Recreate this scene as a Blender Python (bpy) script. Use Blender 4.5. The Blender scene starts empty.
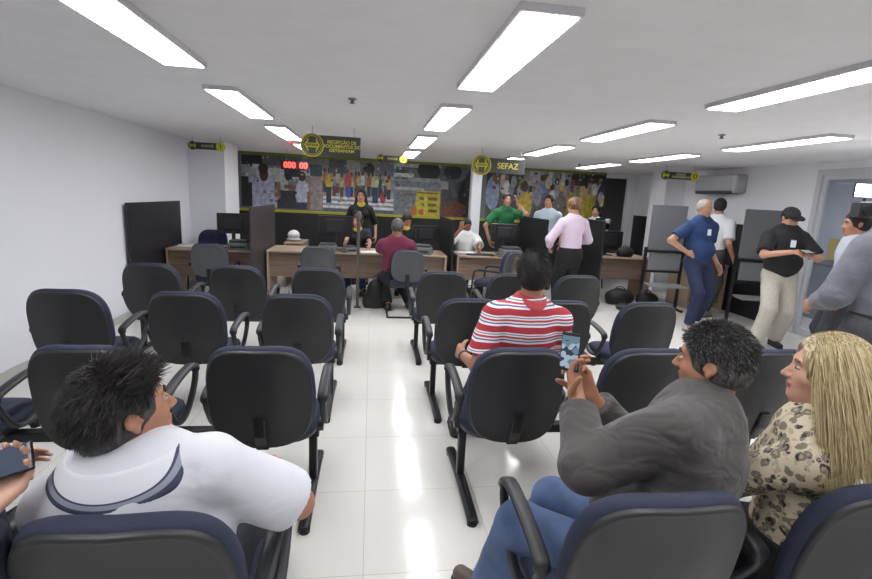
import bpy, bmesh, math, random
import numpy as np
from mathutils import Vector, Matrix, Euler
PI = math.pi
SC = bpy.context.scene
COL = SC.collection

# ------------------------------------------------------------------ camera
CAM = bpy.data.cameras.new('camera'); cam = bpy.data.objects.new('camera', CAM); COL.objects.link(cam)
CAM.lens = 476.9 * 36 / 872; CAM.sensor_width = 36; CAM.clip_start = 0.05
_p, _r, _y = .1929, .0503, .1410
_f = Vector((math.sin(_y)*math.cos(_p), math.cos(_y)*math.cos(_p), -math.sin(_p)))
_rt = Vector((math.cos(_y), -math.sin(_y), 0)); _up = _rt.cross(_f)
_r2 = math.cos(_r)*_rt + math.sin(_r)*_up; _u2 = -math.sin(_r)*_rt + math.cos(_r)*_up
cam.matrix_world = Matrix(((_r2.x, _u2.x, -_f.x, 0), (_r2.y, _u2.y, -_f.y, 0), (_r2.z, _u2.z, -_f.z, 1.62), (0, 0, 0, 1)))
SC.camera = cam
# ------------------------------------------------------------------ world, exposure
W = bpy.data.worlds.new('world'); SC.world = W; W.use_nodes = True
W.node_tree.nodes['Background'].inputs[0].default_value = (.8, .85, 1, 1)
W.node_tree.nodes['Background'].inputs[1].default_value = 0.3
SC.view_settings.view_transform = 'Standard'; SC.view_settings.look = 'None'
SC.view_settings.gamma = 1; SC.view_settings.use_curve_mapping = False
SC.view_settings.exposure = 0.0
LAMP = 20.4          # emission strength of the ceiling fluorescents

# ------------------------------------------------------------------ materials
def lin(c):
    return tuple((v/12.92 if v <= .04045 else ((v+.055)/1.055)**2.4) for v in c)
def hexc(h):
    return lin(tuple(int(h[i:i+2], 16)/255 for i in (0, 2, 4))) + (1,)
_M = {}
def mat(h, rough=.5, metal=0, bump=0, bscale=60, var=0, vscale=6, emit=0, spec=.5, coat=0, stretch=None):
    key = (h, rough, metal, bump, bscale, var, vscale, emit, spec, coat, stretch)
    if key in _M: return _M[key]
    m = bpy.data.materials.new('m_'+h); m.use_nodes = True
    nt = m.node_tree; b = nt.nodes['Principled BSDF']
    b.inputs['Base Color'].default_value = hexc(h); b.inputs['Roughness'].default_value = rough
    b.inputs['Metallic'].default_value = metal; b.inputs['Specular IOR Level'].default_value = spec
    b.inputs['Coat Weight'].default_value = coat
    if emit:
        b.inputs['Emission Color'].default_value = hexc(h); b.inputs['Emission Strength'].default_value = emit
    if bump or var:
        tc = nt.nodes.new('ShaderNodeTexCoord'); vec = tc.outputs['Object']
        if stretch:
            mp = nt.nodes.new('ShaderNodeMapping'); mp.inputs['Scale'].default_value = stretch
            nt.links.new(vec, mp.inputs[0]); vec = mp.outputs[0]
        if var:
            n = nt.nodes.new('ShaderNodeTexNoise'); n.inputs['Scale'].default_value = vscale; n.inputs['Detail'].default_value = 5
            nt.links.new(vec, n.inputs['Vector'])
            r = nt.nodes.new('ShaderNodeValToRGB'); c = hexc(h)
            r.color_ramp.elements[0].color = tuple(max(0, v*(1-var)) for v in c[:3])+(1,)
            r.color_ramp.elements[1].color = tuple(min(1, v*(1+var)) for v in c[:3])+(1,)
            r.color_ramp.elements[0].position = .3; r.color_ramp.elements[1].position = .7
            nt.links.new(n.outputs[0], r.inputs[0]); nt.links.new(r.outputs[0], b.inputs['Base Color'])
        if bump:
            n = nt.nodes.new('ShaderNodeTexNoise'); n.inputs['Scale'].default_value = bscale; n.inputs['Detail'].default_value = 4
            nt.links.new(vec, n.inputs['Vector'])
            bp = nt.nodes.new('ShaderNodeBump'); bp.inputs['Strength'].default_value = bump; bp.inputs['Distance'].default_value = .01
            nt.links.new(n.outputs[0], bp.inputs['Height']); nt.links.new(bp.outputs[0], b.inputs['Normal'])
    _M[key] = m
    return m
def nodes_of(m): return m.node_tree, m.node_tree.nodes['Principled BSDF']
def ramp(nt, stops, interp='CONSTANT'):
    r = nt.nodes.new('ShaderNodeValToRGB'); r.color_ramp.interpolation = interp
    e = r.color_ramp.elements
    e[0].position = stops[0][0]; e[0].color = hexc(stops[0][1]); e[1].position = stops[1][0]; e[1].color = hexc(stops[1][1])
    for p, c in stops[2:]:
        k = e.new(p); k.color = hexc(c)
    return r
def floor_mat():
    m = bpy.data.materials.new('polished_white_tile'); m.use_nodes = True; nt, b = nodes_of(m)
    tc = nt.nodes.new('ShaderNodeTexCoord')
    br = nt.nodes.new('ShaderNodeTexBrick'); br.offset = 0; br.inputs['Scale'].default_value = 1
    br.inputs['Brick Width'].default_value = .6; br.inputs['Row Height'].default_value = .6
    br.inputs['Mortar Size'].default_value = .0018; br.inputs['Mortar Smooth'].default_value = .1
    br.inputs['Color1'].default_value = hexc('e3e0da'); br.inputs['Color2'].default_value = hexc('e6e4de'); br.inputs['Mortar'].default_value = hexc('c0bcb4')
    nt.links.new(tc.outputs['Object'], br.inputs['Vector'])
    n = nt.nodes.new('ShaderNodeTexNoise'); n.inputs['Scale'].default_value = 1.6; n.inputs['Detail'].default_value = 3
    nt.links.new(tc.outputs['Object'], n.inputs['Vector'])
    mr = nt.nodes.new('ShaderNodeMapRange'); mr.inputs[3].default_value = .08; mr.inputs[4].default_value = .16
    nt.links.new(n.outputs[0], mr.inputs[0]); nt.links.new(mr.outputs[0], b.inputs['Roughness'])
    nt.links.new(br.outputs['Color'], b.inputs['Base Color'])
    b.inputs['Specular IOR Level'].default_value = .5
    return m
def wood_mat(h1='8a7565', h2='6e5b4e'):
    m = bpy.data.materials.new('wood_laminate'); m.use_nodes = True; nt, b = nodes_of(m)
    tc = nt.nodes.new('ShaderNodeTexCoord'); mp = nt.nodes.new('ShaderNodeMapping'); mp.inputs['Scale'].default_value = (1.2, 14, 22)
    n = nt.nodes.new('ShaderNodeTexNoise'); n.inputs['Scale'].default_value = 1.5; n.inputs['Detail'].default_value = 6; n.inputs['Distortion'].default_value = .4
    nt.links.new(tc.outputs['Object'], mp.inputs[0]); nt.links.new(mp.outputs[0], n.inputs['Vector'])
    r = ramp(nt, [(.35, h2), (.68, h1)], 'LINEAR'); nt.links.new(n.outputs[0], r.inputs[0]); nt.links.new(r.outputs[0], b.inputs['Base Color'])
    b.inputs['Roughness'].default_value = .42
    return m
def stripe_mat():
    m = bpy.data.materials.new('striped_jersey'); m.use_nodes = True; nt, b = nodes_of(m)
    tc = nt.nodes.new('ShaderNodeTexCoord'); s = nt.nodes.new('ShaderNodeSeparateXYZ'); nt.links.new(tc.outputs['Object'], s.inputs[0])
    n = nt.nodes.new('ShaderNodeTexNoise'); n.inputs['Scale'].default_value = 4; nt.links.new(tc.outputs['Object'], n.inputs['Vector'])
    a = nt.nodes.new('ShaderNodeMath'); a.operation = 'MULTIPLY_ADD'; a.inputs[1].default_value = .03; nt.links.new(n.outputs[0], a.inputs[0]); nt.links.new(s.outputs[2], a.inputs[2])
    d = nt.nodes.new('ShaderNodeMath'); d.operation = 'MULTIPLY'; d.inputs[1].default_value = 11.5; nt.links.new(a.outputs[0], d.inputs[0])
    f = nt.nodes.new('ShaderNodeMath'); f.operation = 'FRACT'; nt.links.new(d.outputs[0], f.inputs[0])
    r = ramp(nt, [(0, 'a82f3a'), (.38, 'e6e2e8'), (.50, '5a5c7c'), (.58, 'e2dfe6'), (.66, 'b8404a'), (.78, 'e6e2e8'), (.86, '6a6c8c'), (.92, 'e6e2e8')])
    nt.links.new(f.outputs[0], r.inputs[0]); nt.links.new(r.outputs[0], b.inputs['Base Color']); b.inputs['Roughness'].default_value = .85
    return m
def cloth_mat(h, dist=.035, scale=4.5, rough=.85, stretch=(1, 1, 1.6)):
    m = bpy.data.materials.new('creased_cloth'); m.use_nodes = True; nt, b = nodes_of(m)
    b.inputs['Base Color'].default_value = hexc(h); b.inputs['Roughness'].default_value = rough; b.inputs['Sheen Weight'].default_value = .15
    tc = nt.nodes.new('ShaderNodeTexCoord'); mp = nt.nodes.new('ShaderNodeMapping'); mp.inputs['Scale'].default_value = stretch; mp.inputs['Rotation'].default_value = (.5, .3, .2)
    nt.links.new(tc.outputs['Object'], mp.inputs[0]); hs = []
    for ty, sc, w in (('RIDGED_MULTIFRACTAL', scale, .45), ('FBM', scale*1.6, .8), ('FBM', 300, .02)):
        n = nt.nodes.new('ShaderNodeTexNoise'); n.noise_type = ty; n.inputs['Scale'].default_value = sc; n.inputs['Detail'].default_value = 2; n.inputs['Distortion'].default_value = .6 if sc < 100 else 0
        nt.links.new(mp.outputs[0], n.inputs['Vector'])
        k = nt.nodes.new('ShaderNodeMath'); k.operation = 'MULTIPLY'; k.inputs[1].default_value = w; nt.links.new(n.outputs[0], k.inputs[0]); hs.append(k)
    a = nt.nodes.new('ShaderNodeMath'); a.operation = 'ADD'; nt.links.new(hs[0].outputs[0], a.inputs[0]); nt.links.new(hs[1].outputs[0], a.inputs[1])
    a2 = nt.nodes.new('ShaderNodeMath'); a2.operation = 'ADD'; nt.links.new(a.outputs[0], a2.inputs[0]); nt.links.new(hs[2].outputs[0], a2.inputs[1])
    bp = nt.nodes.new('ShaderNodeBump'); bp.inputs['Strength'].default_value = .75; bp.inputs['Distance'].default_value = dist
    nt.links.new(a2.outputs[0], bp.inputs['Height']); nt.links.new(bp.outputs[0], b.inputs['Normal'])
    return m
def band_mat(c, bands, cen, R, rad):
    m = bpy.data.materials.new('trimmed_collar'); m.use_nodes = True; nt, b = nodes_of(m); b.inputs['Roughness'].default_value = .8
    tc = nt.nodes.new('ShaderNodeTexCoord'); s = nt.nodes.new('ShaderNodeVectorMath'); s.operation = 'SUBTRACT'; s.inputs[1].default_value = tuple(cen); nt.links.new(tc.outputs['Object'], s.inputs[0])
    cb = nt.nodes.new('ShaderNodeCombineXYZ')
    for i in range(3):
        d = nt.nodes.new('ShaderNodeVectorMath'); d.operation = 'DOT_PRODUCT'; d.inputs[1].default_value = tuple(R[:, i]/rad[i]); nt.links.new(s.outputs[0], d.inputs[0]); nt.links.new(d.outputs['Value'], cb.inputs[i])
    ln = nt.nodes.new('ShaderNodeVectorMath'); ln.operation = 'LENGTH'; nt.links.new(cb.outputs[0], ln.inputs[0])
    r = ramp(nt, [(0, c), (.918, bands[0]), (.930, bands[1]), (.968, bands[0])]); nt.links.new(ln.outputs['Value'], r.inputs[0]); nt.links.new(r.outputs[0], b.inputs['Base Color'])
    return m
def leopard_mat():
    m = bpy.data.materials.new('leopard_print'); m.use_nodes = True; nt, b = nodes_of(m)
    tc = nt.nodes.new('ShaderNodeTexCoord')
    n = nt.nodes.new('ShaderNodeTexNoise'); n.inputs['Scale'].default_value = 26; n.inputs['Detail'].default_value = 2; nt.links.new(tc.outputs['Object'], n.inputs['Vector'])
    mx = nt.nodes.new('ShaderNodeVectorMath'); mx.operation = 'MULTIPLY_ADD'; mx.inputs[1].default_value = (.03, .03, .03)
    nt.links.new(n.outputs['Color'], mx.inputs[0]); nt.links.new(tc.outputs['Object'], mx.inputs[2])
    v = nt.nodes.new('ShaderNodeTexVoronoi'); v.inputs['Scale'].default_value = 33; nt.links.new(mx.outputs[0], v.inputs['Vector'])
    r = ramp(nt, [(0, '9c8a72'), (.22, '2e2626'), (.50, 'cdbfa4')])
    nt.links.new(v.outputs['Distance'], r.inputs[0])
    n2 = nt.nodes.new('ShaderNodeTexNoise'); n2.inputs['Scale'].default_value = 45; nt.links.new(tc.outputs['Object'], n2.inputs['Vector'])
    r2 = ramp(nt, [(0, '2e2626'), (.44, 'cdbfa4')]); nt.links.new(n2.outputs[0], r2.inputs[0])
    mm = nt.nodes.new('ShaderNodeMix'); mm.data_type = 'RGBA'; mm.inputs[0].default_value = .3
    nt.links.new(r.outputs[0], mm.inputs[6]); nt.links.new(r2.outputs[0], mm.inputs[7]); nt.links.new(mm.outputs[2], b.inputs['Base Color'])
    b.inputs['Roughness'].default_value = .6
    return m
def hair_mat(h1, h2, rough=.45, scale=(40, 40, 3)):
    m = bpy.data.materials.new('hair'); m.use_nodes = True; nt, b = nodes_of(m)
    tc = nt.nodes.new('ShaderNodeTexCoord'); mp = nt.nodes.new('ShaderNodeMapping'); mp.inputs['Scale'].default_value = scale
    n = nt.nodes.new('ShaderNodeTexNoise'); n.inputs['Scale'].default_value = 2; n.inputs['Detail'].default_value = 4
    nt.links.new(tc.outputs['Object'], mp.inputs[0]); nt.links.new(mp.outputs[0], n.inputs['Vector'])
    r = ramp(nt, [(.36, h1), (.66, h2)], 'LINEAR'); nt.links.new(n.outputs[0], r.inputs[0]); nt.links.new(r.outputs[0], b.inputs['Base Color'])
    b.inputs['Roughness'].default_value = rough
    return m
def shell_mat():
    m = bpy.data.materials.new('moulded_plastic_back'); m.use_nodes = True; nt, b = nodes_of(m)
    b.inputs['Base Color'].default_value = hexc('16171b'); b.inputs['Roughness'].default_value = .5; b.inputs['Specular IOR Level'].default_value = .75
    tc = nt.nodes.new('ShaderNodeTexCoord'); s = nt.nodes.new('ShaderNodeSeparateXYZ'); nt.links.new(tc.outputs['Object'], s.inputs[0])
    def line(sock, pos, w=.0028, ab=False):
        if ab:
            q = nt.nodes.new('ShaderNodeMath'); q.operation = 'ABSOLUTE'; nt.links.new(sock, q.inputs[0]); sock = q.outputs[0]
        c = nt.nodes.new('ShaderNodeMath'); c.operation = 'COMPARE'; c.inputs[1].default_value = pos; c.inputs[2].default_value = w
        nt.links.new(sock, c.inputs[0]); return c.outputs[0]
    l1 = line(s.outputs[2], -.06); l2 = line(s.outputs[0], .09, ab=True)
    n = nt.nodes.new('ShaderNodeTexNoise'); n.inputs['Scale'].default_value = 260; nt.links.new(tc.outputs['Object'], n.inputs['Vector'])
    a = nt.nodes.new('ShaderNodeMath'); a.operation = 'ADD'; nt.links.new(l1, a.inputs[0]); nt.links.new(l2, a.inputs[1])
    k = nt.nodes.new('ShaderNodeMath'); k.operation = 'MULTIPLY_ADD'; k.inputs[1].default_value = .35; nt.links.new(n.outputs[0], k.inputs[0]); nt.links.new(a.outputs[0], k.inputs[2])
    bp = nt.nodes.new('ShaderNodeBump'); bp.inputs['Strength'].default_value = .35; bp.inputs['Distance'].default_value = .002
    nt.links.new(k.outputs[0], bp.inputs['Height']); nt.links.new(bp.outputs[0], b.inputs['Normal'])
    return m
def glass_mat(h='c4ccd8', alpha=.25):
    m = bpy.data.materials.new('door_glass'); m.use_nodes = True; nt, b = nodes_of(m)
    b.inputs['Base Color'].default_value = hexc(h); b.inputs['Roughness'].default_value = .03
    b.inputs['Alpha'].default_value = alpha; b.inputs['Specular IOR Level'].default_value = .8
    return m

WALL = mat('e8e9ee', .6, bump=.02, bscale=80); CEIL = mat('f2f1f2', .85, bump=.05, bscale=20, var=.02)
BLACKP = mat('121214', .5); METAL = mat('202124', .35, .3); CHROME = mat('b9bbbe', .25, 1)
NAVY = mat('252b40', .8, bump=.25, bscale=400); SHELL = shell_mat(); WOOD = wood_mat(); WOODL = mat('a08c78', .45, var=.1, vscale=30)
YEL = mat('b9b324', .5); SIGNK = mat('35352f', .5); GREYP = mat('5c5e62', .5); WHITEP = mat('e6e6e8', .4); DKPANEL = mat('2f2f35', .45)
SKIN_T = 'b07a5e'

# ------------------------------------------------------------------ object helpers
def link(name, me, m=None, parent=None, smooth=False):
    if isinstance(me, bmesh.types.BMesh):
        b = me; bmesh.ops.recalc_face_normals(b, faces=b.faces[:]); me = bpy.data.meshes.new(name); b.to_mesh(me); b.free()
    if m is not None and not len(me.materials):
        for k in (m if isinstance(m, (list, tuple)) else [m]): me.materials.append(k)
    if smooth and len(me.polygons):
        me.polygons.foreach_set('use_smooth', [True]*len(me.polygons))
    o = bpy.data.objects.new(name, me); COL.objects.link(o)
    if parent is not None: o.parent = parent
    return o
def tag(o, label=None, cat=None, group=None, kind=None):
    if label: o['label'] = label
    if cat: o['category'] = cat
    if group: o['group'] = group
    if kind: o['kind'] = kind
    return o
def thing(name, label, cat, loc=(0, 0, 0), rz=0, group=None):
    o = bpy.data.objects.new(name, None); COL.objects.link(o); o.location = loc; o.rotation_euler = (0, 0, rz); o.empty_display_size = .1
    return tag(o, label, cat, group)
def structure(name, bm, m, parent=None, smooth=False):
    o = link(name, bm, m, parent, smooth)
    if parent is None: o['kind'] = 'structure'
    return o
def copy_tree(o, parent=None):
    c = o.copy(); COL.objects.link(c); c.parent = parent
    for ch in list(o.children): copy_tree(ch, c)
    return c
def B(): return bmesh.new()
def box(bm, x0, x1, y0, y1, z0, z1, bev=0, M=None, mi=0):
    t = bmesh.new(); bmesh.ops.create_cube(t, size=1)
    for v in t.verts: v.co = Vector(((x0+x1)/2+v.co.x*(x1-x0), (y0+y1)/2+v.co.y*(y1-y0), (z0+z1)/2+v.co.z*(z1-z0)))
    if bev: bmesh.ops.bevel(t, geom=t.edges[:], offset=bev, segments=2, affect='EDGES', profile=.5)
    if M is not None: bmesh.ops.transform(t, matrix=M, verts=t.verts[:])
    for f in t.faces: f.material_index = mi
    me = bpy.data.meshes.new('t'); t.to_mesh(me); t.free(); bm.from_mesh(me); bpy.data.meshes.remove(me)
    return bm
def cyl(bm, p0, p1, r0, r1=None, n=16, mi=0, caps=True):
    r1 = r0 if r1 is None else r1
    p0 = Vector(p0); p1 = Vector(p1); d = (p1-p0); L = d.length; q = d.to_track_quat('Z', 'Y')
    a = []; b = []
    for i in range(n):
        t = 2*PI*i/n; e = Vector((math.cos(t), math.sin(t), 0))
        a.append(bm.verts.new(p0+q@(e*r0))); b.append(bm.verts.new(p1+q@(e*r1)))
    for i in range(n):
        f = bm.faces.new((a[i], a[(i+1) % n], b[(i+1) % n], b[i])); f.material_index = mi
    if caps:
        bm.faces.new(a[::-1]).material_index = mi; bm.faces.new(b).material_index = mi
    return bm
def tube(bm, pts, w, h=None, n=10, closed=False, ref=(1, 0, 0)):
    """sweep an oval (w along ref, h across) along pts"""
    h = w if h is None else h; pts = [Vector(p) for p in pts]; N = len(pts); rings = []
    ref = Vector(ref)
    for i, p in enumerate(pts):
        a = pts[(i-1) % N] if (closed or i > 0) else p; c = pts[(i+1) % N] if (closed or i < N-1) else p
        t = (c-a).normalized(); s = (ref - t*ref.dot(t)).normalized(); u = t.cross(s)
        ww = w[i] if isinstance(w, (list, tuple)) else w; hh = h[i] if isinstance(h, (list, tuple)) else h
        rings.append([bm.verts.new(p + s*math.copysign(abs(math.cos(k*2*PI/n))**.7, math.cos(k*2*PI/n))*ww + u*math.copysign(abs(math.sin(k*2*PI/n))**.7, math.sin(k*2*PI/n))*hh) for k in range(n)])
    for i in range(N if closed else N-1):
        A = rings[i]; C = rings[(i+1) % N]
        for k in range(n): bm.faces.new((A[k], A[(k+1) % n], C[(k+1) % n], C[k]))
    if not closed: bm.faces.new(rings[0][::-1]); bm.faces.new(rings[-1])
    return bm
def spline(pts, n=6, closed=False):
    P = [Vector(p) for p in pts]; N = len(P); out = []
    for i in range(N if closed else N-1):
        p0 = P[(i-1) % N] if (closed or i > 0) else P[i]; p1 = P[i]; p2 = P[(i+1) % N]; p3 = P[(i+2) % N] if (closed or i < N-2) else P[(i+1) % N]
        for k in range(n):
            t = k/n; out.append(.5*((2*p1)+(-p0+p2)*t+(2*p0-5*p1+4*p2-p3)*t*t+(-p0+3*p1-3*p2+p3)*t**3))
    if not closed: out.append(P[-1])
    return out
def ellip(bm, c, r, n=14, R=None, mi=0):
    t = bmesh.new(); bmesh.ops.create_uvsphere(t, u_segments=n, v_segments=max(6, n//2+2), radius=1)
    M = Matrix.Translation(c) @ (R.to_4x4() if R is not None else Matrix()) @ Matrix.Diagonal((r[0], r[1], r[2], 1))
    bmesh.ops.transform(t, matrix=M, verts=t.verts[:])
    for f in t.faces: f.material_index = mi; f.smooth = True
    me = bpy.data.meshes.new('t'); t.to_mesh(me); t.free(); bm.from_mesh(me); bpy.data.meshes.remove(me)
    return bm

# ------------------------------------------------------------------ implicit surfaces for people
def V(*a): return np.array(a if len(a) > 1 else a[0], float)
def nrm(v): v = V(v); return v/np.linalg.norm(v)
def cone(a, b, ra, rb, k=.02, flat=None, cap=False, sub=False):
    return dict(t='c', a=V(a), b=V(b), ra=ra, rb=rb, k=k, flat=flat, cap=cap, sub=sub)
def ell(c, r, R=None, k=.015, sub=False): return dict(t='e', c=V(c), r=V(r), R=np.eye(3) if R is None else R, k=k, sub=sub)
def bbox(p):
    if p['t'] == 'c':
        m = max(p['ra'], p['rb']); return np.minimum(p['a'], p['b'])-m, np.maximum(p['a'], p['b'])+m
    m = p['r'].max(); return p['c']-m, p['c']+m
def dist(p, X, Y, Z):
    if p['t'] == 'c':
        a, b = p['a'], p['b']; px, py, pz = X-a[0], Y-a[1], Z-a[2]; ab = b-a; s = 1
        if p['flat'] is not None:
            f, s = p['flat']; g = (1/s-1); pf = (px*f[0]+py*f[1]+pz*f[2])*g
            px, py, pz = px+pf*f[0], py+pf*f[1], pz+pf*f[2]; ab = ab+np.dot(ab, f)*g*f
        L2 = ab@ab+1e-12; h = np.clip((px*ab[0]+py*ab[1]+pz*ab[2])/L2, 0, 1)
        d = np.sqrt((px-ab[0]*h)**2+(py-ab[1]*h)**2+(pz-ab[2]*h)**2)-(p['ra']+(p['rb']-p['ra'])*h)
        if s != 1: d = d*(s+1)/2
        if p['cap']:
            u = nrm(b-a); d = np.maximum(d, (X-b[0])*u[0]+(Y-b[1])*u[1]+(Z-b[2])*u[2])
        return d
    c, r, R = p['c'], p['r'], p['R']; px, py, pz = X-c[0], Y-c[1], Z-c[2]
    q = [(px*R[0, i]+py*R[1, i]+pz*R[2, i]) for i in range(3)]
    k0 = np.sqrt((q[0]/r[0])**2+(q[1]/r[1])**2+(q[2]/r[2])**2)
    k1 = np.sqrt((q[0]/r[0]**2)**2+(q[1]/r[1]**2)**2+(q[2]/r[2]**2)**2)+1e-9
    return k0*(k0-1)/k1
def wr(X, Y, Z, s=1.0, seed=0):
    """fold-like noise"""
    a = np.sin(X*31*s+np.sin(Z*17*s+seed)*1.7+seed)+np.sin(Y*27*s+np.sin(X*19*s+1.3*seed)*1.5)
    b = np.sin(Z*38*s+np.sin(X*13*s+Y*15*s+seed)*2.0)
    c = np.sin((X+Y)*55*s+3*np.sin(Z*20*s-seed))*.5
    return (a*.5+b+c)/2.5
def surf(name, prims, h, mats, parent, Minv, cuts=(), noise=0, nscale=1.0, seed=0, within=None, faceidx=None):
    lo = np.min([bbox(p)[0] for p in prims if not p['sub']], 0)-.03; hi = np.max([bbox(p)[1] for p in prims if not p['sub']], 0)+.03
    n = np.ceil((hi-lo)/h).astype(int)+1
    ax = [lo[i]+np.arange(n[i])*h for i in range(3)]
    D = np.full(n, .5, np.float32)
    for p in prims:
        a, b = bbox(p); m = p['k']+2*h+.01
        i0 = np.maximum(0, np.floor((a-m-lo)/h).astype(int)); i1 = np.minimum(n, np.ceil((b+m-lo)/h).astype(int)+1)
        if (i1 <= i0).any(): continue
        X = ax[0][i0[0]:i1[0], None, None]; Y = ax[1][None, i0[1]:i1[1], None]; Z = ax[2][None, None, i0[2]:i1[2]]
        d = dist(p, X, Y, Z); S = D[i0[0]:i1[0], i0[1]:i1[1], i0[2]:i1[2]]; k = p['k']
        if p['sub']:
            hh = np.maximum(k-np.abs(S+d), 0)/k; S[...] = np.maximum(S, -d)+hh*hh*k/4
        else:
            hh = np.maximum(k-np.abs(S-d), 0)/k; S[...] = np.minimum(S, d)-hh*hh*k/4
    X = ax[0][:, None, None]; Y = ax[1][None, :, None]; Z = ax[2][None, None, :]
    if noise: D += (noise*wr(X, Y, Z, nscale, seed)).astype(np.float32)
    for c in cuts:   # (point, normal): keep the side opposite to the normal
        q, u = V(c[0]), nrm(c[1]); D = np.maximum(D, (X-q[0])*u[0]+(Y-q[1])*u[1]+(Z-q[2])*u[2])
    if within is not None: D = np.maximum(D, dist(within, X, Y, Z))
    D[0], D[-1] = .5, .5; D[:, 0], D[:, -1] = .5, .5; D[:, :, 0], D[:, :, -1] = .5, .5
    s = D < 0; A = np.zeros(n-1, bool); cnt = np.zeros(n-1, np.int8)
    for i in (0, 1):
        for j in (0, 1):
            for k in (0, 1): cnt += s[i:n[0]-1+i, j:n[1]-1+j, k:n[2]-1+k]
    A = (cnt > 0) & (cnt < 8); idx = np.argwhere(A)
    if not len(idx): return None
    C = {}
    for i in (0, 1):
        for j in (0, 1):
            for k in (0, 1): C[i, j, k] = D[idx[:, 0]+i, idx[:, 1]+j, idx[:, 2]+k]
    acc = np.zeros((len(idx), 3)); num = np.zeros(len(idx))
    for a in range(3):
        o = [q for q in range(3) if q != a]
        for i in (0, 1):
            for j in (0, 1):
                c0 = [0, 0, 0]; c0[o[0]] = i; c0[o[1]] = j; c1 = list(c0); c1[a] = 1
                d0 = C[tuple(c0)]; d1 = C[tuple(c1)]; m = (d0 < 0) != (d1 < 0)
                t = np.where(m, d0/np.where(m, d0-d1, 1), 0); pt = np.tile(V(c0), (len(idx), 1)); pt[:, a] = t
                acc += pt*m[:, None]; num += m
    P = lo+(idx+acc/num[:, None])*h
    vid = np.full(n-1, -1, np.int32); vid[A] = np.arange(len(idx)); F = []
    for a in range(3):
        sl0 = [slice(None)]*3; sl1 = [slice(None)]*3; sl0[a] = slice(0, -1); sl1[a] = slice(1, None)
        s0 = s[tuple(sl0)]; s1 = s[tuple(sl1)]; e = np.argwhere(s0 != s1)
        o = [(a+1) % 3, (a+2) % 3]; ins = s0[e[:, 0], e[:, 1], e[:, 2]]
        q = []
        for di, dj in ((0, 0), (-1, 0), (-1, -1), (0, -1)):
            c = e.copy(); c[:, o[0]] += di; c[:, o[1]] += dj; q.append(vid[c[:, 0], c[:, 1], c[:, 2]])
        q = np.stack(q, 1); q[~ins] = q[~ins][:, ::-1]; F.append(q)
    F = np.concatenate(F); F = F[(F >= 0).all(1)]
    return mk(name, P, F, mats, parent, Minv, faceidx)
def mk(name, P, F, mats, parent, Minv=None, faceidx=None):
    W_ = P
    if Minv is not None: P = P@Minv[:3, :3].T+Minv[:3, 3]
    me = bpy.data.meshes.new(name); me.vertices.add(len(P)); me.vertices.foreach_set('co', P.astype(np.float32).ravel())
    k = F.shape[1]; me.loops.add(len(F)*k); me.loops.foreach_set('vertex_index', F.astype(np.int32).ravel())
    me.polygons.add(len(F)); me.polygons.foreach_set('loop_start', (np.arange(len(F))*k).astype(np.int32)); me.polygons.foreach_set('loop_total', np.full(len(F), k, np.int32))
    for m in (mats if isinstance(mats, (list, tuple)) else [mats]): me.materials.append(m)
    if faceidx is not None: me.polygons.foreach_set('material_index', faceidx(W_[F].mean(1)).astype(np.int32))
    me.update(calc_edges=True); me.validate(); me.polygons.foreach_set('use_smooth', np.ones(len(me.polygons), bool))
    return link(name, me, None, parent)
def rotm(yaw, pitch=0, roll=0):
    """columns: right, forward, up.  yaw: left positive about z, pitch: up positive, roll: towards the right shoulder positive"""
    return np.array((Matrix.Rotation(yaw, 3, 'Z') @ Matrix.Rotation(pitch, 3, 'X') @ Matrix.Rotation(roll, 3, 'Y')))
def ik(A, T, l1, l2, pole):
    A, T = V(A), V(T); d = T-A; L = np.linalg.norm(d); L2 = min(L, (l1+l2)*.999); u = d/L
    a = (l1*l1-l2*l2+L2*L2)/(2*L2); hgt = math.sqrt(max(0, l1*l1-a*a)); p = V(pole); p = p-u*(p@u); p = p/(np.linalg.norm(p)+1e-9)
    return A+u*a+p*hgt, A+u*L2
def hand_prims(Wr, d, n, side, curl=.35, s=1.0, k=.004, spread=1.0, thumb=.3):
    """Wr wrist, d finger direction, n palm-facing normal, side +1 thumb towards cross(d,n)"""
    d = nrm(d); n = nrm(V(n)-d*(V(n)@d)); t = np.cross(d, n)*side; out = []
    for off, ln, ro in ((.030, .9, .0), (.010, 1.0, .004), (-.010, .94, .003), (-.029, .74, -.004)):
        kn = Wr+d*(.086+ro)*s+t*off*s
        out.append(cone(Wr+t*off*.55*s, kn, .017*s, .0125*s, .012))
        p = kn; q = nrm(d+t*off*3*spread); ang = 0
        for i, (L, r) in enumerate(((.042, .0098), (.027, .0088), (.021, .0078))):
            ang += curl*(1.0, 1.25, .9)[i]; dd = q*math.cos(ang)+n*math.sin(ang); e = p+dd*L*ln*s
            out.append(cone(p, e, r*s, (r-.0009)*s, k)); p = e
    b = Wr+d*.02*s+t*.026*s; u1 = nrm(d*.65+t*.75+n*thumb); e1 = b+u1*.042*s; u2 = nrm(d*.85+t*.35+n*(thumb+.25)); e2 = e1+u2*.032*s; e3 = e2+nrm(u2+n*.25)*.024*s
    out += [cone(b, e1, .015*s, .0125*s, .012), cone(e1, e2, .0115*s, .0105*s, .004), cone(e2, e3, .0105*s, .0085*s, .004)]
    return out
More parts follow.
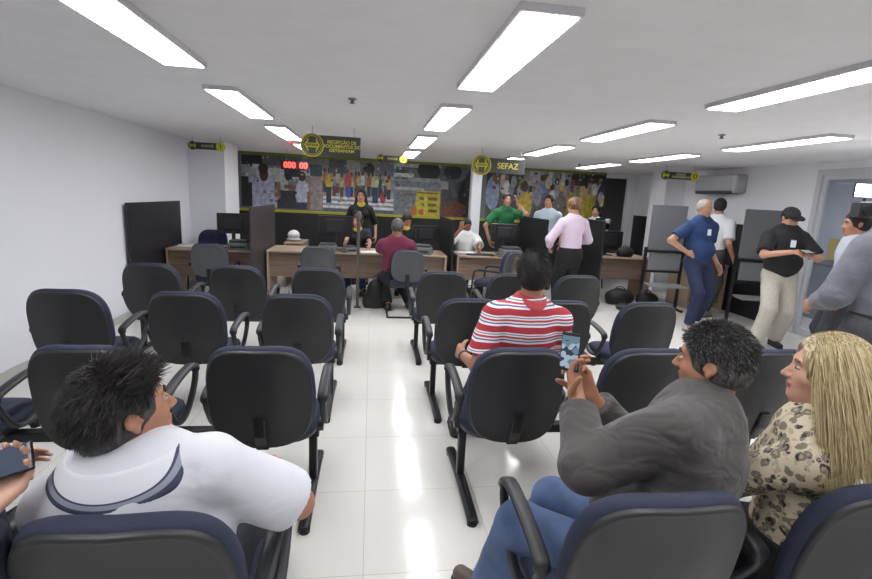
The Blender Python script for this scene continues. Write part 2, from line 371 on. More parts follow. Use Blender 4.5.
def head_prims(H, R, female=False):
    g = lambda *c: H+R@V(c)
    P = [ell(g(0, -.012, .026), (.075, .096, .090), R), ell(g(0, .02, -.03), (.059, .070, .082), R, .03), ell(g(0, .030, -.070), (.045, .050, .034), R, .03),
         ell(g(0, .068, -.094), (.020, .018, .016), R, .03), ell(g(0, .074, .030), (.046, .014, .010), R, .02),
         ell(g(.034, .060, -.024), (.022, .02, .02), R, .025), ell(g(-.034, .060, -.024), (.022, .02, .02), R, .025)]
    for sx in (-1, 1): P.append(ell(g(sx*.031, .100, .008), (.014, .014, .011), R, .012, True))
    P += [cone(g(0, .086, .012), g(0, .109, -.026), .0065, .0105, .010), ell(g(.010, .099, -.030), (.008, .009, .007), R, .006), ell(g(-.010, .099, -.030), (.008, .009, .007), R, .006),
          ell(g(0, .088, -.054), (.022, .011, .0055), R, .004), ell(g(0, .086, -.064), (.019, .011, .006), R, .004)]
    for sx in (-1, 1):
        Re = R@rotm(sx*.35, 0, 0)
        P.append(ell(g(sx*.078, -.010, .002), (.009, .020, .022), Re, .004)); P.append(ell(g(sx*.078, -.004, -.020), (.007, .010, .014), Re, .006)); P.append(ell(g(sx*.089, -.006, .003), (.009, .012, .014), Re, .003, True)); P.append(ell(g(sx*.082, .010, -.004), (.004, .004, .007), Re, .004))
    return P
def strands(name, pts, nrms, dirs, length, mat_, parent, Minv, w=.0016, seg=4, grav=0, jit=.3, rng=None, lift=.35, wav=0):
    rng = rng or np.random.default_rng(1); N = len(pts); L = length*(.6+.6*rng.random(N)); P = []; cur = pts.copy()
    d = dirs+nrms*lift+rng.normal(0, jit, (N, 3)); d /= np.linalg.norm(d, axis=1)[:, None]
    ph = rng.random(N)*6; ref = rng.normal(0, 1, (N, 3)); rings = []
    for i in range(seg+1):
        s1 = np.cross(d, ref); s1 /= np.linalg.norm(s1, axis=1)[:, None]; s2 = np.cross(d, s1)
        r = w*(1-.85*(i/seg)**2)
        rings.append(np.stack([cur+s1*r*math.cos(a)+s2*r*math.sin(a) for a in (0, 2*PI/3, 4*PI/3)], 1))
        cur = cur+d*(L/seg)[:, None]; d = d+dirs*.25+np.array([0, 0, -grav/seg])+(np.sin(ph+i*1.3)*wav)[:, None]*s1
        d /= np.linalg.norm(d, axis=1)[:, None]
    R_ = np.stack(rings, 1); Pv = R_.reshape(-1, 3); F = []
    base = (np.arange(N)*(seg+1)*3)[:, None]
    for i in range(seg):
        for k in range(3):
            a = i*3+k; b_ = i*3+(k+1) % 3; F.append(base+np.array([[a, b_, b_+3, a+3]]))
    fi = None
    if isinstance(mat_, (list, tuple)):
        tone = np.tile(np.minimum(len(mat_)-1, (rng.random(N)**1.2*len(mat_)).astype(int)), seg*3); fi = lambda c: tone
    return mk(name, Pv, np.concatenate(F), mat_, parent, Minv, fi)
def sample_head(H, R, N, rng, test, grow=.004, rad=(.079, .100, .094), c=(0, -.014, .030)):
    v = rng.normal(0, 1, (N*4, 3)); v /= np.linalg.norm(v, axis=1)[:, None]; r = V(rad)+grow; p = v*r+V(c); nn = v/r; nn /= np.linalg.norm(nn, axis=1)[:, None]
    m = test(p) & ~((np.abs(p[:, 0]) > .055) & (p[:, 2] < .034) & (p[:, 1] > -.040) & (p[:, 1] < .035)); p, nn = p[m][:N], nn[m][:N]
    return p, nn

def make_collar(J, c, o, k=1.0, hh=.05, bands=None, reg_r=(.098, .118, .085)):
    N, H, u, f, RH, s = J['N'], J['H'], J['u'], J['f'], J['RH'], J['s']; c0 = N-u*.005
    reg = ell(c0+f*.015, tuple(q*k for q in (reg_r if not bands else (.140, .122, .088))), J['Rt'])
    L = J['torso'](o, .04)+[cone(N-u*.05, H+RH@V(0, -.022, -.055), .078*k, .066*k, .03)]
    mats = [mat(c, .8)]; fi = None
    if bands:
        mats = [band_mat(c, bands, J['Minv'][:3, :3]@reg['c']+J['Minv'][:3, 3], J['Minv'][:3, :3]@reg['R'], reg['r'])]
    surf('collar', L, min(J['h'], .006) if not bands else .004, mats, J['root'], J['Minv'], [(N+nrm(H-N)*hh*s*k, nrm(H-N)-J['f']*.35)], within=reg, faceidx=fi)
def person(name, label, rz, P, lean=0, side=0, twist=0, head=(0, 0, 0), s=1.0, g=1.0, h=.009, female=False, skin='a8765c', group=None,
           hl=None, hr=None, el=(-.3, -.4, -1), er=(.3, -.4, -1), fl=None, fr=None, kl=(0, 1, 0), kr=(0, 1, 0), hdl=None, hdr=None,
           top=None, bottom=None, shoes=None, hair=None, spine=.50, base=None, belly=0, hoff=(0, 0, 0), legs=True, shrug=(0, 0), tuck=False):
    """joint targets are world points; hl/hr = wrists, fl/fr = ankles; poles are in the person's own frame"""
    P = V(P); base = V(base if base is not None else (P[0], P[1], 0))
    root = thing('person', label, 'person', tuple(base), rz, group)
    Mw = np.eye(4); Mw[:3, :3] = rotm(rz); Mw[:3, 3] = base; Minv = np.linalg.inv(Mw)
    R0 = rotm(rz); Rt = rotm(rz+twist, -lean, side); r, f, u = Rt[:, 0], Rt[:, 1], Rt[:, 2]
    N = P+u*spine*s; Sh = {-1: P+u*(spine-.085)*s-r*.178*s*(1 if not female else .88)+V(0, 0, shrug[0]), 1: P+u*(spine-.085)*s+r*.178*s*(1 if not female else .88)+V(0, 0, shrug[1])}
    Rp = rotm(rz+twist*.3); Hp = {-1: P-Rp[:, 0]*.09*s-V(0, 0, .03*s), 1: P+Rp[:, 0]*.09*s-V(0, 0, .03*s)}
    hy, hp, hr_ = head; RH = rotm(rz+hy, hp, hr_); H = N+nrm(u*.6+V(0, 0, .6))*.150*s+RH[:, 1]*.018+V(hoff)
    toW = lambda v: R0@V(v)
    # arms
    El, Wr = {}, {}
    for sg, tgt, pole in ((-1, hl, el), (1, hr, er)):
        if tgt is None: tgt = P+R0@V(sg*.27*s, .06, -.06*s)
        El[sg], Wr[sg] = ik(Sh[sg], tgt, .29*s, .26*s, toW(pole))
    Kn, An = {}, {}
    for sg, tgt, pole in ((-1, fl, kl), (1, fr, kr)):
        if tgt is None: tgt = P*V(1, 1, 0)+R0@V(sg*.11, -.02, 0)+V(0, 0, .085*s)
        Kn[sg], An[sg] = ik(Hp[sg], tgt, .43*s, .43*s, toW(pole))
    fem = female
    wa, ch, hpw = (.118, .135, .160) if fem else (.138, .158, .150)
    wa, ch, hpw = wa*g*s, ch*g*s, hpw*(.5+.5*g)*s; fl_ = (f, .70 if not fem else .72)
    def torso(o, kk=.04):
        L = [cone(P-u*.03*s, P+u*.17*s, hpw+o, wa+o, kk, fl_), cone(P+u*.17*s, P+u*(spine-.14)*s, wa+o, ch+o, kk, fl_),
             cone(P+u*(spine-.14)*s, P+u*(spine-.075)*s, ch+o, ch*.8+o, kk, fl_),
             cone(N-u*.035*s, Sh[-1]-u*.008, .060*s+o*.8, .052*s+o, .05), cone(N-u*.035*s, Sh[1]-u*.008, .060*s+o*.8, .052*s+o, .05)]
        if belly: L.append(ell(P+u*.12*s+f*.05, (wa+.01+o, .10+belly+o, .13+o), Rt, .05))
        if fem: L += [ell(P+u*(spine-.17)*s+f*.075+r*sg*.065, (.055+o, .05+o, .055+o), Rt, .03) for sg in (-1, 1)]
        return L
    neck = [cone(N-u*.03*s, H+RH@V(0, -.022, -.055), .060*s if not fem else .05, .054*s if not fem else .046, .03)]
    ar = (.047, .040, .036, .026) if not fem else (.040, .034, .031, .023)
    ar = [a*(.6+.4*g)*s for a in ar]
    body = torso(-.004) + neck + head_prims(H, RH)
    for sg in (-1, 1):
        body += [cone(Sh[sg], El[sg], ar[0], ar[1], .03), cone(El[sg], Wr[sg], ar[2], ar[3], .015)]
        hd = (hdl if sg < 0 else hdr) or {}
        dirn = V(hd['d']) if 'd' in hd else (Wr[sg]-El[sg]); pn = V(hd['n']) if 'n' in hd else -sg*R0[:, 0]+nrm(-V(0, 0, .2))*.2
        dn = nrm(dirn); nn = nrm(pn-dn*(pn@dn)); tside = np.cross(dn, nn); ts = hd.get('ts')
        if ts is None: ts = 1 if tside@R0[:, 1] > 0 else -1
        body += hand_prims(Wr[sg], dirn, pn, ts, hd.get('curl', .35), s, .004, hd.get('spread', 1), hd.get('thumb', .3))
    lr = [x*(.55+.45*g)*s for x in (.082, .055, .052, .036)]
    if legs:
        for sg in (-1, 1):
            body += [cone(Hp[sg], Kn[sg], lr[0], lr[1], .04), cone(Kn[sg], An[sg], lr[2], lr[3], .02)]
            body.append(cone(An[sg], An[sg]+R0@V(0, .085, -.05)*s, .032*s, .018*s, .02))
    lipc = H+RH@V(0, .090, -.059)
    def fidx(c):
        q = (c-lipc)@RH; return ((q[:, 0]/.023)**2+(q[:, 1]/.014)**2+(q[:, 2]/.011)**2 < 1)
    sm = mat(skin, .5, bump=.08, bscale=160, var=.06, vscale=30); lm = mat({'a8765c': '8c5048'}.get(skin, 'a8605a'), .4)
    surf('body', body, h, [sm, lm], root, Minv, faceidx=fidx)
    # eyes and brows
    for sx in (-1, 1):
        b = B(); g_ = lambda *c: H+RH@V(c); RM = Matrix(RH)
        e = ellip(b, g_(sx*.031, .0815, .008), (.0125, .0085, .0048), 12, RM); me = e
        o = link('eye', b, mat('b3a79e', .35), root); o.data.transform(Matrix(Minv))
        b = B(); ellip(b, g_(sx*.031, .0868, .008), (.0052, .0045, .0050), 10, RM); o2 = link('iris', b, mat('20140f', .15), o); o2.data.transform(Matrix(Minv))
        b = B(); ellip(b, g_(sx*.031, .0885, .031), (.019, .006, .0038), 10, Matrix(RH@rotm(-sx*.25, 0, sx*.12))); o = link('eyebrow', b, mat((hair or {}).get('brow', '2a201c'), .8), root); o.data.transform(Matrix(Minv))
    J = dict(torso=torso, s=s, h=h, P=P, N=N, H=H, RH=RH, Rt=Rt, R0=R0, r=r, f=f, u=u, Sh=Sh, El=El, Wr=Wr, Kn=Kn, An=An, root=root, Minv=Minv, Hp=Hp)
    # shirt
    if top:
        o = top.get('off', .012); L = torso(o, .045); sl = top.get('sleeve', .6); cuts = []
        for sg in (-1, 1):
            ra, rb = ar[0]+o+top.get('loose', .010), ar[1]+o+top.get('loose', .010)
            if sl <= 1:
                e = Sh[sg]+(El[sg]-Sh[sg])*sl; L.append(cone(Sh[sg], e, ra, ra+(rb-ra)*sl+.006, .03, cap=True))
            else:
                e = El[sg]+(Wr[sg]-El[sg])*(sl-1); L += [cone(Sh[sg], El[sg], ra, rb, .03), cone(El[sg], e, rb, ar[3]+o+top.get('loose', .01)*.8, .02, cap=True)]
        hem = top.get('hem', -.10); cuts.append((P+u*hem*s, -u)) if hem is not None else None
        mm = top['m'] if not isinstance(top['m'], str) else mat(top['m'], .8, bump=.25, bscale=14, stretch=(1, 1, 2.2))
        J['o'] = o
        surf(top.get('name', 'shirt'), L, h, mm, root, Minv, cuts, top.get('noise', .002 if h > .006 else .0035), top.get('ns', 1.0), top.get('seed', 1))
        if top.get('collar'): make_collar(J, top['collar'], o+.006, top.get('cr', 1), bands=top.get('bands'))
    if bottom and legs:
        o = .014; tl = bottom.get('loose', .012); L = [cone(P-u*.04*s, P+u*.03*s, hpw+o-.002, hpw*.97+o-.002, .04, fl_)]
        for sg in (-1, 1):
            e = An[sg]+nrm(Kn[sg]-An[sg])*.015
            if bottom.get('skirt'): continue
            L += [cone(Hp[sg], Kn[sg], lr[0]+o, lr[1]+o+tl*.5, .04), cone(Kn[sg], e, lr[2]+o+tl*.6, lr[3]+o+tl, .02, cap=True)]
        mm = bottom['m'] if not isinstance(bottom['m'], str) else mat(bottom['m'], .85, bump=.25, bscale=18, var=.08, vscale=40)
        surf('trousers', L, h, mm, root, Minv, [(P+u*.075*s, u)], .0025, 1.1, 4)
    if shoes and legs:
        for sg in (-1, 1):
            a = An[sg]; z0 = a[2]-.085*s; fd = R0@V(bottom.get('toe', {}).get(sg, 0) if bottom else 0, 1, 0)
            if bottom and 'toes' in bottom: fd = nrm(V(bottom['toes'][0 if sg < 0 else 1]))
            he = V(a[0], a[1], z0+.042)-fd*.03; to = V(a[0], a[1], z0+.034)+fd*.15
            o = surf('shoe', [cone(he, to, .044, .036, .02), cone(a+V(0, 0, .0), he, .040, .044, .02)], min(h, .008), mat(shoes, .45), root, Minv, [(V(0, 0, z0+.006), (0, 0, -1)), (a+V(0, 0, .02), (0, 0, 1))])
            surf('sole', [cone(V(he[0], he[1], z0+.012)-fd*.0, V(to[0], to[1], z0+.012), .048, .041, .01)], .005, mat(bottom.get('sole', '15151a') if bottom else '15151a', .6), o, Minv, [(V(0, 0, z0+.001), (0, 0, -1)), (V(0, 0, z0+.016), (0, 0, 1))])
    # hair
    if hair:
        g_ = lambda *c: H+RH@V(c); hm = hair['m']; kind = hair.get('k', 'short'); th = hair.get('th', .010)
        hp_ = [ell(g_(0, -.014, .030), (.077+th, .098+th, .091+th), RH)]
        if kind in ('short', 'bald'):
            hp_ += [ell(g_(0, -.045, -.015), (.066+th*.6, .062+th, .065), RH, .03)]
            hp_ += [ell(g_(0, .105, -.045), (.11, .072, .118), RH, .012, True), ell(g_(0, 0.01, -.125), (.12, .13, .065), RH, .012, True)]
            hp_ += [ell(g_(sx*.088, -.006, -.012), (.026, .022, .032), RH, .006, True) for sx in (-1, 1)]
            if kind == 'bald': hp_ += [ell(g_(0, .03, .13), (.060, .095, .06), RH, .01, True)]
        else:
            hp_ += [ell(g_(0, .108, -.040), (.066, .080, .125), RH, .012, True), ell(g_(0, .05, -.17), (.07, .09, .09), RH, .012, True)]
            if kind == 'long':
                ln = hair.get('len', .3)
                for sx in (-1, 1):
                    q0 = g_(sx*.066, -.02, -.01); q1 = N+r*sx*.085-f*.02+V(0, 0, -.0); q2 = q1-u*(ln-.15)-f*.025
                    hp_ += [cone(q0, q1, .034, .036, .03), cone(q1, q2, .036, .020, .03)]
                q1 = N-f*.065+V(0, 0, .02); q2 = q1-u*(ln-.12)-f*.02
                hp_ += [cone(g_(0, -.065, -.01), q1, .060, .055, .04), cone(q1, q2, .058, .028, .04, )]
            if kind == 'bun': hp_.append(ell(g_(0, -.115, .03), (.035, .03, .035), RH, .01))
            if kind == 'tied': hp_ += [cone(g_(0, -.10, .0), g_(0, -.12, -.12), .028, .018, .015)]
        o = surf('hair', hp_, min(h, .006), hm, root, Minv, noise=hair.get('noise', .002), nscale=2.2, seed=3)
        J['hair'] = o
    person.log.append((label[:34], J))
    return J
person.log = []
MURAL = [('r',-1.78,1.761,1.59,1.056,'7d8184'),
 ('r',-0.27,1.756,1.43,1.079,'8f9596'),
 ('r',0.94,1.753,0.98,1.098,'85888e'),
 ('r',1.81,1.751,0.75,1.111,'4a4345'),
 ('r',3.75,1.746,2.69,1.141,'6a6568'),
 ('r',-2.36,2.128,0.4,0.229,'25272c'),
 ('r',-1.8,2.158,0.73,0.212,'5b6264'),
 ('r',-1.74,1.916,1.51,0.194,'c3c6c8'),
 ('r',-1.92,1.722,0.5,0.352,'b8bdbb'),
 ('r',-2.47,1.529,0.21,0.586,'2a2b30'),
 ('r',-1.72,1.406,0.41,0.357,'3d3f45'),
 ('r',-1.22,1.561,0.43,0.676,'9b8f8c'),
 ('r',-2.36,1.84,0.15,0.271,'a3a9a8'),
 ('r',-2.48,1.974,0.17,0.154,'9aa2a6'),
 ('r',-1.59,1.955,0.31,0.195,'3a3d42'),
 ('r',-1.12,2.014,0.24,0.235,'4a5a5c'),
 ('r',-2.26,2.042,0.19,0.058,'d9dadb'),
 ('e',-2.13,1.537,0.48,0.648,'b9bdd6'),
 ('r',-2.13,1.488,0.48,0.512,'b4b8d2'),
 ('e',-2.14,1.878,0.17,0.271,'4b352d'),
 ('e',-2.15,1.994,0.19,0.193,'2e2624'),
 ('r',-1.88,1.584,0.12,0.315,'8e6a5a'),
 ('r',-2.13,1.546,0.06,0.079,'7c80a0'),
 ('r',-1.96,1.565,0.12,0.039,'9398b4'),
 ('e',-1.4,1.552,0.27,0.535,'c2c8dd'),
 ('r',-1.39,1.532,0.22,0.417,'c6cbe0'),
 ('e',-1.4,1.877,0.14,0.196,'4a352e'),
 ('r',-1.63,1.662,0.23,0.079,'8a6656'),
 ('r',-1.27,1.402,0.06,0.36,'8a6656'),
 ('e',-1.66,1.838,0.14,0.117,'2d2d2f'),
 ('r',-1.41,1.293,0.22,0.14,'3b4258'),
 ('r',-0.28,2.153,1.42,0.275,'7c8486'),
 ('r',-0.7,2.132,0.34,0.313,'4f5356'),
 ('r',-0.38,2.153,0.26,0.275,'98a09e'),
 ('r',0.3,2.135,0.28,0.318,'6b7580'),
 ('e',-0.07,2.114,0.24,0.198,'2f3238'),
 ('r',-0.27,1.576,1.44,0.081,'a5a3a0'),
 ('r',-0.27,1.489,1.44,0.053,'d9dae0'),
 ('r',-0.27,1.398,1.44,0.053,'d9dae0'),
 ('r',-0.26,1.307,1.45,0.053,'d9dae0'),
 ('r',-0.26,1.242,1.45,0.061,'56606c'),
 ('e',-0.95,1.876,0.09,0.217,'b36a3a'),
 ('r',-0.95,1.689,0.07,0.198,'343a55'),
 ('e',-0.95,2.024,0.05,0.098,'5b4034'),
 ('e',-0.87,1.88,0.09,0.217,'b36a3a'),
 ('r',-0.87,1.692,0.07,0.199,'6a4a3a'),
 ('e',-0.87,2.027,0.05,0.098,'5b4034'),
 ('e',-0.76,1.811,0.09,0.218,'8d8f94'),
 ('r',-0.76,1.622,0.07,0.2,'6a4a3a'),
 ('e',-0.76,1.959,0.05,0.098,'5b4034'),
 ('e',-0.69,1.869,0.09,0.218,'b7b2ac'),
 ('r',-0.69,1.681,0.07,0.199,'6a4a3a'),
 ('e',-0.7,2.017,0.05,0.098,'5b4034'),
 ('e',-0.61,1.794,0.09,0.218,'caa27c'),
 ('r',-0.61,1.605,0.07,0.2,'6a4a3a'),
 ('e',-0.61,1.943,0.05,0.099,'5b4034'),
 ('e',-0.5,1.867,0.09,0.218,'3c4a66'),
 ('r',-0.5,1.678,0.07,0.2,'6a4a3a'),
 ('e',-0.5,2.015,0.05,0.099,'5b4034'),
 ('e',-0.42,1.813,0.09,0.219,'c6c3be'),
 ('r',-0.42,1.624,0.07,0.201,'2f3340'),
 ('e',-0.42,1.962,0.05,0.099,'5b4034'),
 ('e',-0.33,1.853,0.09,0.219,'b36a3a'),
 ('r',-0.32,1.663,0.07,0.2,'43485a'),
 ('e',-0.33,2.001,0.05,0.099,'5b4034'),
 ('e',-0.27,1.839,0.09,0.219,'b7b2ac'),
 ('r',-0.26,1.649,0.07,0.201,'6a4a3a'),
 ('e',-0.27,1.988,0.05,0.099,'5b4034'),
 ('e',-0.19,1.857,0.09,0.219,'d0cdc8'),
 ('r',-0.18,1.667,0.07,0.201,'6a4a3a'),
 ('e',-0.19,2.006,0.05,0.099,'5b4034'),
 ('e',-0.07,1.835,0.09,0.22,'b36a3a'),
 ('r',-0.06,1.645,0.07,0.201,'343a55'),
 ('e',-0.07,1.985,0.05,0.099,'5b4034'),
 ('e',0.01,1.843,0.09,0.22,'b8543f'),
 ('r',0.02,1.652,0.07,0.202,'43485a'),
 ('e',0.01,1.992,0.05,0.099,'5b4034'),
 ('e',0.09,1.804,0.09,0.221,'c9b04a'),
 ('r',0.09,1.613,0.07,0.202,'2f3340'),
 ('e',0.08,1.954,0.05,0.1,'5b4034'),
 ('e',0.16,1.823,0.09,0.221,'3c4a66'),
 ('r',0.17,1.632,0.07,0.202,'343a55'),
 ('e',0.16,1.973,0.05,0.1,'5b4034'),
 ('e',0.28,1.871,0.09,0.221,'caa27c'),
 ('r',0.28,1.68,0.07,0.202,'43485a'),
 ('e',0.27,2.021,0.05,0.1,'5b4034'),
 ('e',0.34,1.794,0.09,0.221,'caa27c'),
 ('r',0.35,1.602,0.07,0.203,'343a55'),
 ('e',0.34,1.944,0.06,0.1,'5b4034'),
 ('e',-0.87,1.808,0.14,0.297,'d0b23c'),
 ('r',-0.87,1.539,0.1,0.32,'30323a'),
 ('e',-0.48,1.837,0.14,0.358,'bc5440'),
 ('e',-0.48,1.617,0.12,0.24,'4660b4'),
 ('e',-0.31,1.536,0.1,0.161,'b84438'),
 ('e',0.06,1.836,0.16,0.28,'c9c7a0'),
 ('r',0.07,1.574,0.12,0.324,'38465e'),
 ('e',0.23,1.533,0.12,0.244,'a8473c'),
 ('r',0.92,2.217,0.97,0.16,'aeb6bc'),
 ('r',0.95,2.056,0.93,0.241,'5a6660'),
 ('e',0.59,2.036,0.29,0.2,'3d4a40'),
 ('e',1.17,2.127,0.48,0.382,'23292a'),
 ('r',1.08,1.915,0.69,0.121,'8f9496'),
 ('r',0.95,1.549,0.98,0.697,'747880'),
 ('r',0.76,1.744,0.62,0.061,'a9abad'),
 ('r',1.01,1.631,0.86,0.041,'62656d'),
 ('r',0.65,2.016,0.41,0.08,'c5cacc'),
 ('e',1.12,2.207,0.37,0.14,'1a1f20'),
 ('r',1.17,1.445,0.51,0.537,'b9a83a'),
 ('r',1.16,1.676,0.46,0.031,'7a6a20'),
 ('r',1.18,1.558,0.36,0.062,'6b5a1c'),
 ('r',1.2,1.434,0.3,0.062,'70601e'),
 ('e',1.05,1.28,0.13,0.124,'a85a30'),
 ('r',1.28,1.309,0.19,0.062,'5f4f18'),
 ('e',0.88,1.292,0.13,0.228,'b86c3a'),
 ('r',1.13,1.404,0.08,0.372,'c4b64a'),
 ('r',1.78,2.119,0.74,0.365,'59616a'),
 ('e',1.67,2.128,0.38,0.304,'2b2f30'),
 ('e',1.98,1.606,0.34,0.83,'201e24'),
 ('e',1.72,1.358,0.54,0.334,'6b3c30'),
 ('r',1.71,1.772,0.17,0.329,'4d555e'),
 ('e',2.06,1.956,0.21,0.451,'2f2628'),
 ('e',1.58,1.669,0.19,0.288,'3f4044'),
 ('r',1.51,1.854,0.17,0.163,'8b8f94'),
 ('r',2.76,2.018,0.72,0.578,'3a3538'),
 ('r',3.39,2.122,0.55,0.373,'8f9492'),
 ('r',4.0,2.145,0.67,0.334,'7e8688'),
 ('r',4.71,2.126,0.73,0.38,'2c2b2d'),
 ('r',3.78,1.448,2.71,0.556,'5c5655'),
 ('r',4.59,1.572,0.78,0.559,'a59a30'),
 ('r',4.06,1.532,0.3,0.727,'6c6a60'),
 ('e',2.55,1.749,0.3,0.707,'8f9cb8'),
 ('e',2.62,2.121,0.19,0.369,'7a4f40'),
 ('e',2.56,2.243,0.22,0.204,'2a2325'),
 ('e',2.78,1.956,0.17,0.455,'b9b2ac'),
 ('e',2.85,1.903,0.13,0.27,'d0cdc8'),
 ('e',2.84,2.089,0.09,0.144,'8a6656'),
 ('e',2.95,1.831,0.13,0.271,'77808e'),
 ('e',2.93,2.018,0.09,0.145,'3a2a26'),
 ('e',3.0,2.007,0.13,0.269,'8d8f94'),
 ('e',2.99,2.193,0.09,0.144,'3a2a26'),
 ('e',3.15,1.811,0.13,0.272,'8d8f94'),
 ('e',3.13,1.998,0.09,0.145,'5b4034'),
 ('e',3.19,1.966,0.13,0.27,'6f8c4c'),
 ('e',3.17,2.153,0.09,0.144,'5b4034'),
 ('e',3.27,1.782,0.13,0.273,'77808e'),
 ('e',3.25,1.97,0.09,0.146,'3a2a26'),
 ('e',3.41,1.687,0.13,0.274,'c9b04a'),
 ('e',3.39,1.876,0.09,0.146,'3a2a26'),
 ('e',3.46,1.685,0.13,0.274,'8f8a86'),
 ('e',3.45,1.874,0.09,0.147,'8a6656'),
 ('e',3.56,1.693,0.13,0.275,'5a78b0'),
 ('e',3.54,1.882,0.09,0.147,'8a6656'),
 ('e',3.65,1.925,0.13,0.272,'8d8f94'),
 ('e',3.63,2.113,0.09,0.146,'3a2a26'),
 ('e',3.7,1.94,0.13,0.272,'5a78b0'),
 ('e',3.68,2.128,0.09,0.146,'5b4034'),
 ('e',3.77,2.026,0.13,0.272,'c9b04a'),
 ('e',3.76,2.214,0.09,0.145,'3a2a26'),
 ('e',3.88,1.749,0.14,0.275,'c6c3be'),
 ('e',3.86,1.939,0.09,0.147,'3a2a26'),
 ('e',3.98,1.873,0.14,0.274,'8d8f94'),
 ('e',3.96,2.062,0.09,0.147,'3a2a26'),
 ('e',4.08,1.989,0.14,0.273,'c9b04a'),
 ('e',4.06,2.178,0.09,0.146,'5b4034'),
 ('e',4.17,1.816,0.14,0.276,'b8543f'),
 ('e',4.15,2.006,0.09,0.147,'8a6656'),
 ('e',4.2,1.854,0.14,0.275,'8d8f94'),
 ('e',4.18,2.044,0.09,0.147,'3a2a26'),
 ('e',4.34,1.986,0.14,0.274,'8a4a4c'),
 ('e',4.32,2.175,0.09,0.147,'3a2a26'),
 ('e',4.42,1.883,0.14,0.276,'8d8f94'),
 ('e',4.4,2.073,0.09,0.147,'3a2a26'),
 ('e',4.47,1.872,0.14,0.276,'6f8c4c'),
 ('e',4.45,2.063,0.09,0.148,'5b4034'),
 ('e',4.56,1.871,0.14,0.276,'caa27c'),
 ('e',4.54,2.061,0.09,0.148,'3a2a26'),
 ('e',4.69,1.85,0.14,0.277,'c9b04a'),
 ('e',4.67,2.042,0.09,0.148,'5b4034'),
 ('e',4.73,1.943,0.14,0.276,'8d8f94'),
 ('e',4.71,2.134,0.09,0.148,'5b4034'),
 ('e',4.83,1.936,0.14,0.277,'c6c3be'),
 ('e',4.81,2.127,0.09,0.148,'5b4034'),
 ('e',4.95,1.917,0.14,0.277,'b7b2ac'),
 ('e',4.93,2.108,0.09,0.148,'8a6656'),
 ('e',5.03,1.703,0.14,0.28,'caa27c'),
 ('e',5.01,1.896,0.09,0.15,'8a6656'),
 ('e',3.28,1.494,0.31,0.636,'bba236'),
 ('e',3.24,1.914,0.18,0.209,'4a352e'),
 ('e',3.55,1.746,0.18,0.464,'7f8a9c'),
 ('e',5.0,1.635,0.23,0.863,'3a3354'),
 ('e',4.99,1.764,0.14,0.258,'a7a2c4'),
 ('r',3.45,2.164,0.24,0.29,'a9adad'),
 ('r',3.8,2.144,0.09,0.333,'b8bcbc'),
 ('r',4.09,2.166,0.09,0.376,'b3b7b7'),
 ('r',5.05,1.656,0.14,0.129,'c6b93a'),
 ('r',-1.86,1.702,0.06,0.041,'7c7f86'),
 ('e',-2.26,1.75,0.04,0.059,'5c6468'),
 ('e',-2.07,2.157,0.05,0.053,'5c6468'),
 ('r',-1.08,1.606,0.05,0.025,'5c6468'),
 ('e',-2.43,2.061,0.03,0.017,'cfd2d6'),
 ('r',-1.88,1.424,0.04,0.051,'cfd2d6'),
 ('r',-1.54,1.802,0.03,0.07,'b4b8d2'),
 ('r',-1.47,1.941,0.03,0.031,'5c6468'),
 ('r',-1.94,1.421,0.03,0.069,'b4b8d2'),
 ('e',-2.22,1.343,0.02,0.037,'8f6f5c'),
 ('r',-1.91,1.696,0.02,0.053,'33363b'),
 ('r',-2.06,2.229,0.03,0.065,'a9aeb2'),
 ('r',-1.47,2.236,0.04,0.042,'8f6f5c'),
 ('e',-1.86,2.061,0.05,0.023,'8f6f5c'),
 ('e',-2.36,1.839,0.02,0.03,'b4b8d2'),
 ('r',-1.03,2.229,0.02,0.07,'7c7f86'),
 ('e',-2.46,2.102,0.04,0.016,'7c7f86'),
 ('r',-1.28,1.871,0.02,0.027,'8f6f5c'),
 ('e',-2.5,1.889,0.04,0.022,'7c7f86'),
 ('r',-1.28,2.115,0.03,0.05,'33363b'),
 ('r',-1.3,2.005,0.02,0.056,'7c7f86'),
 ('r',-1.5,1.869,0.04,0.02,'5c6468'),
 ('e',-2.37,1.75,0.03,0.056,'cfd2d6'),
 ('r',-1.91,1.363,0.04,0.045,'8f6f5c'),
 ('e',-2.34,1.782,0.05,0.049,'5c6468'),
 ('e',-2.22,1.355,0.05,0.02,'cfd2d6'),
 ('r',-2.15,2.199,0.03,0.044,'a9aeb2'),
 ('r',-2.0,1.377,0.06,0.052,'8f6f5c'),
 ('r',-1.65,1.342,0.04,0.036,'33363b'),
 ('r',-2.5,1.63,0.04,0.055,'33363b'),
 ('r',-1.02,2.175,0.04,0.056,'8f6f5c'),
 ('e',-1.34,1.348,0.03,0.054,'5c6468'),
 ('e',-1.11,2.218,0.04,0.016,'8f6f5c'),
 ('e',-1.96,2.232,0.02,0.02,'5c6468'),
 ('e',-1.21,1.533,0.03,0.057,'7c7f86'),
 ('e',-1.88,1.428,0.02,0.057,'5c6468'),
 ('e',-1.63,1.779,0.03,0.054,'cfd2d6'),
 ('r',-2.14,2.232,0.03,0.052,'a9aeb2'),
 ('e',-1.4,1.914,0.06,0.043,'a9aeb2'),
 ('r',-1.92,2.003,0.04,0.059,'b4b8d2'),
 ('r',-1.21,1.873,0.04,0.033,'a9aeb2'),
 ('r',-1.79,1.429,0.06,0.055,'33363b'),
 ('e',-2.36,1.79,0.06,0.061,'cfd2d6'),
 ('r',-1.53,1.547,0.06,0.05,'33363b'),
 ('e',-1.28,1.977,0.04,0.053,'33363b'),
 ('r',-0.54,1.593,0.02,0.024,'a97a5c'),
 ('r',-0.93,1.563,0.03,0.024,'b8543f'),
 ('r',-0.36,1.728,0.05,0.061,'c9b04a'),
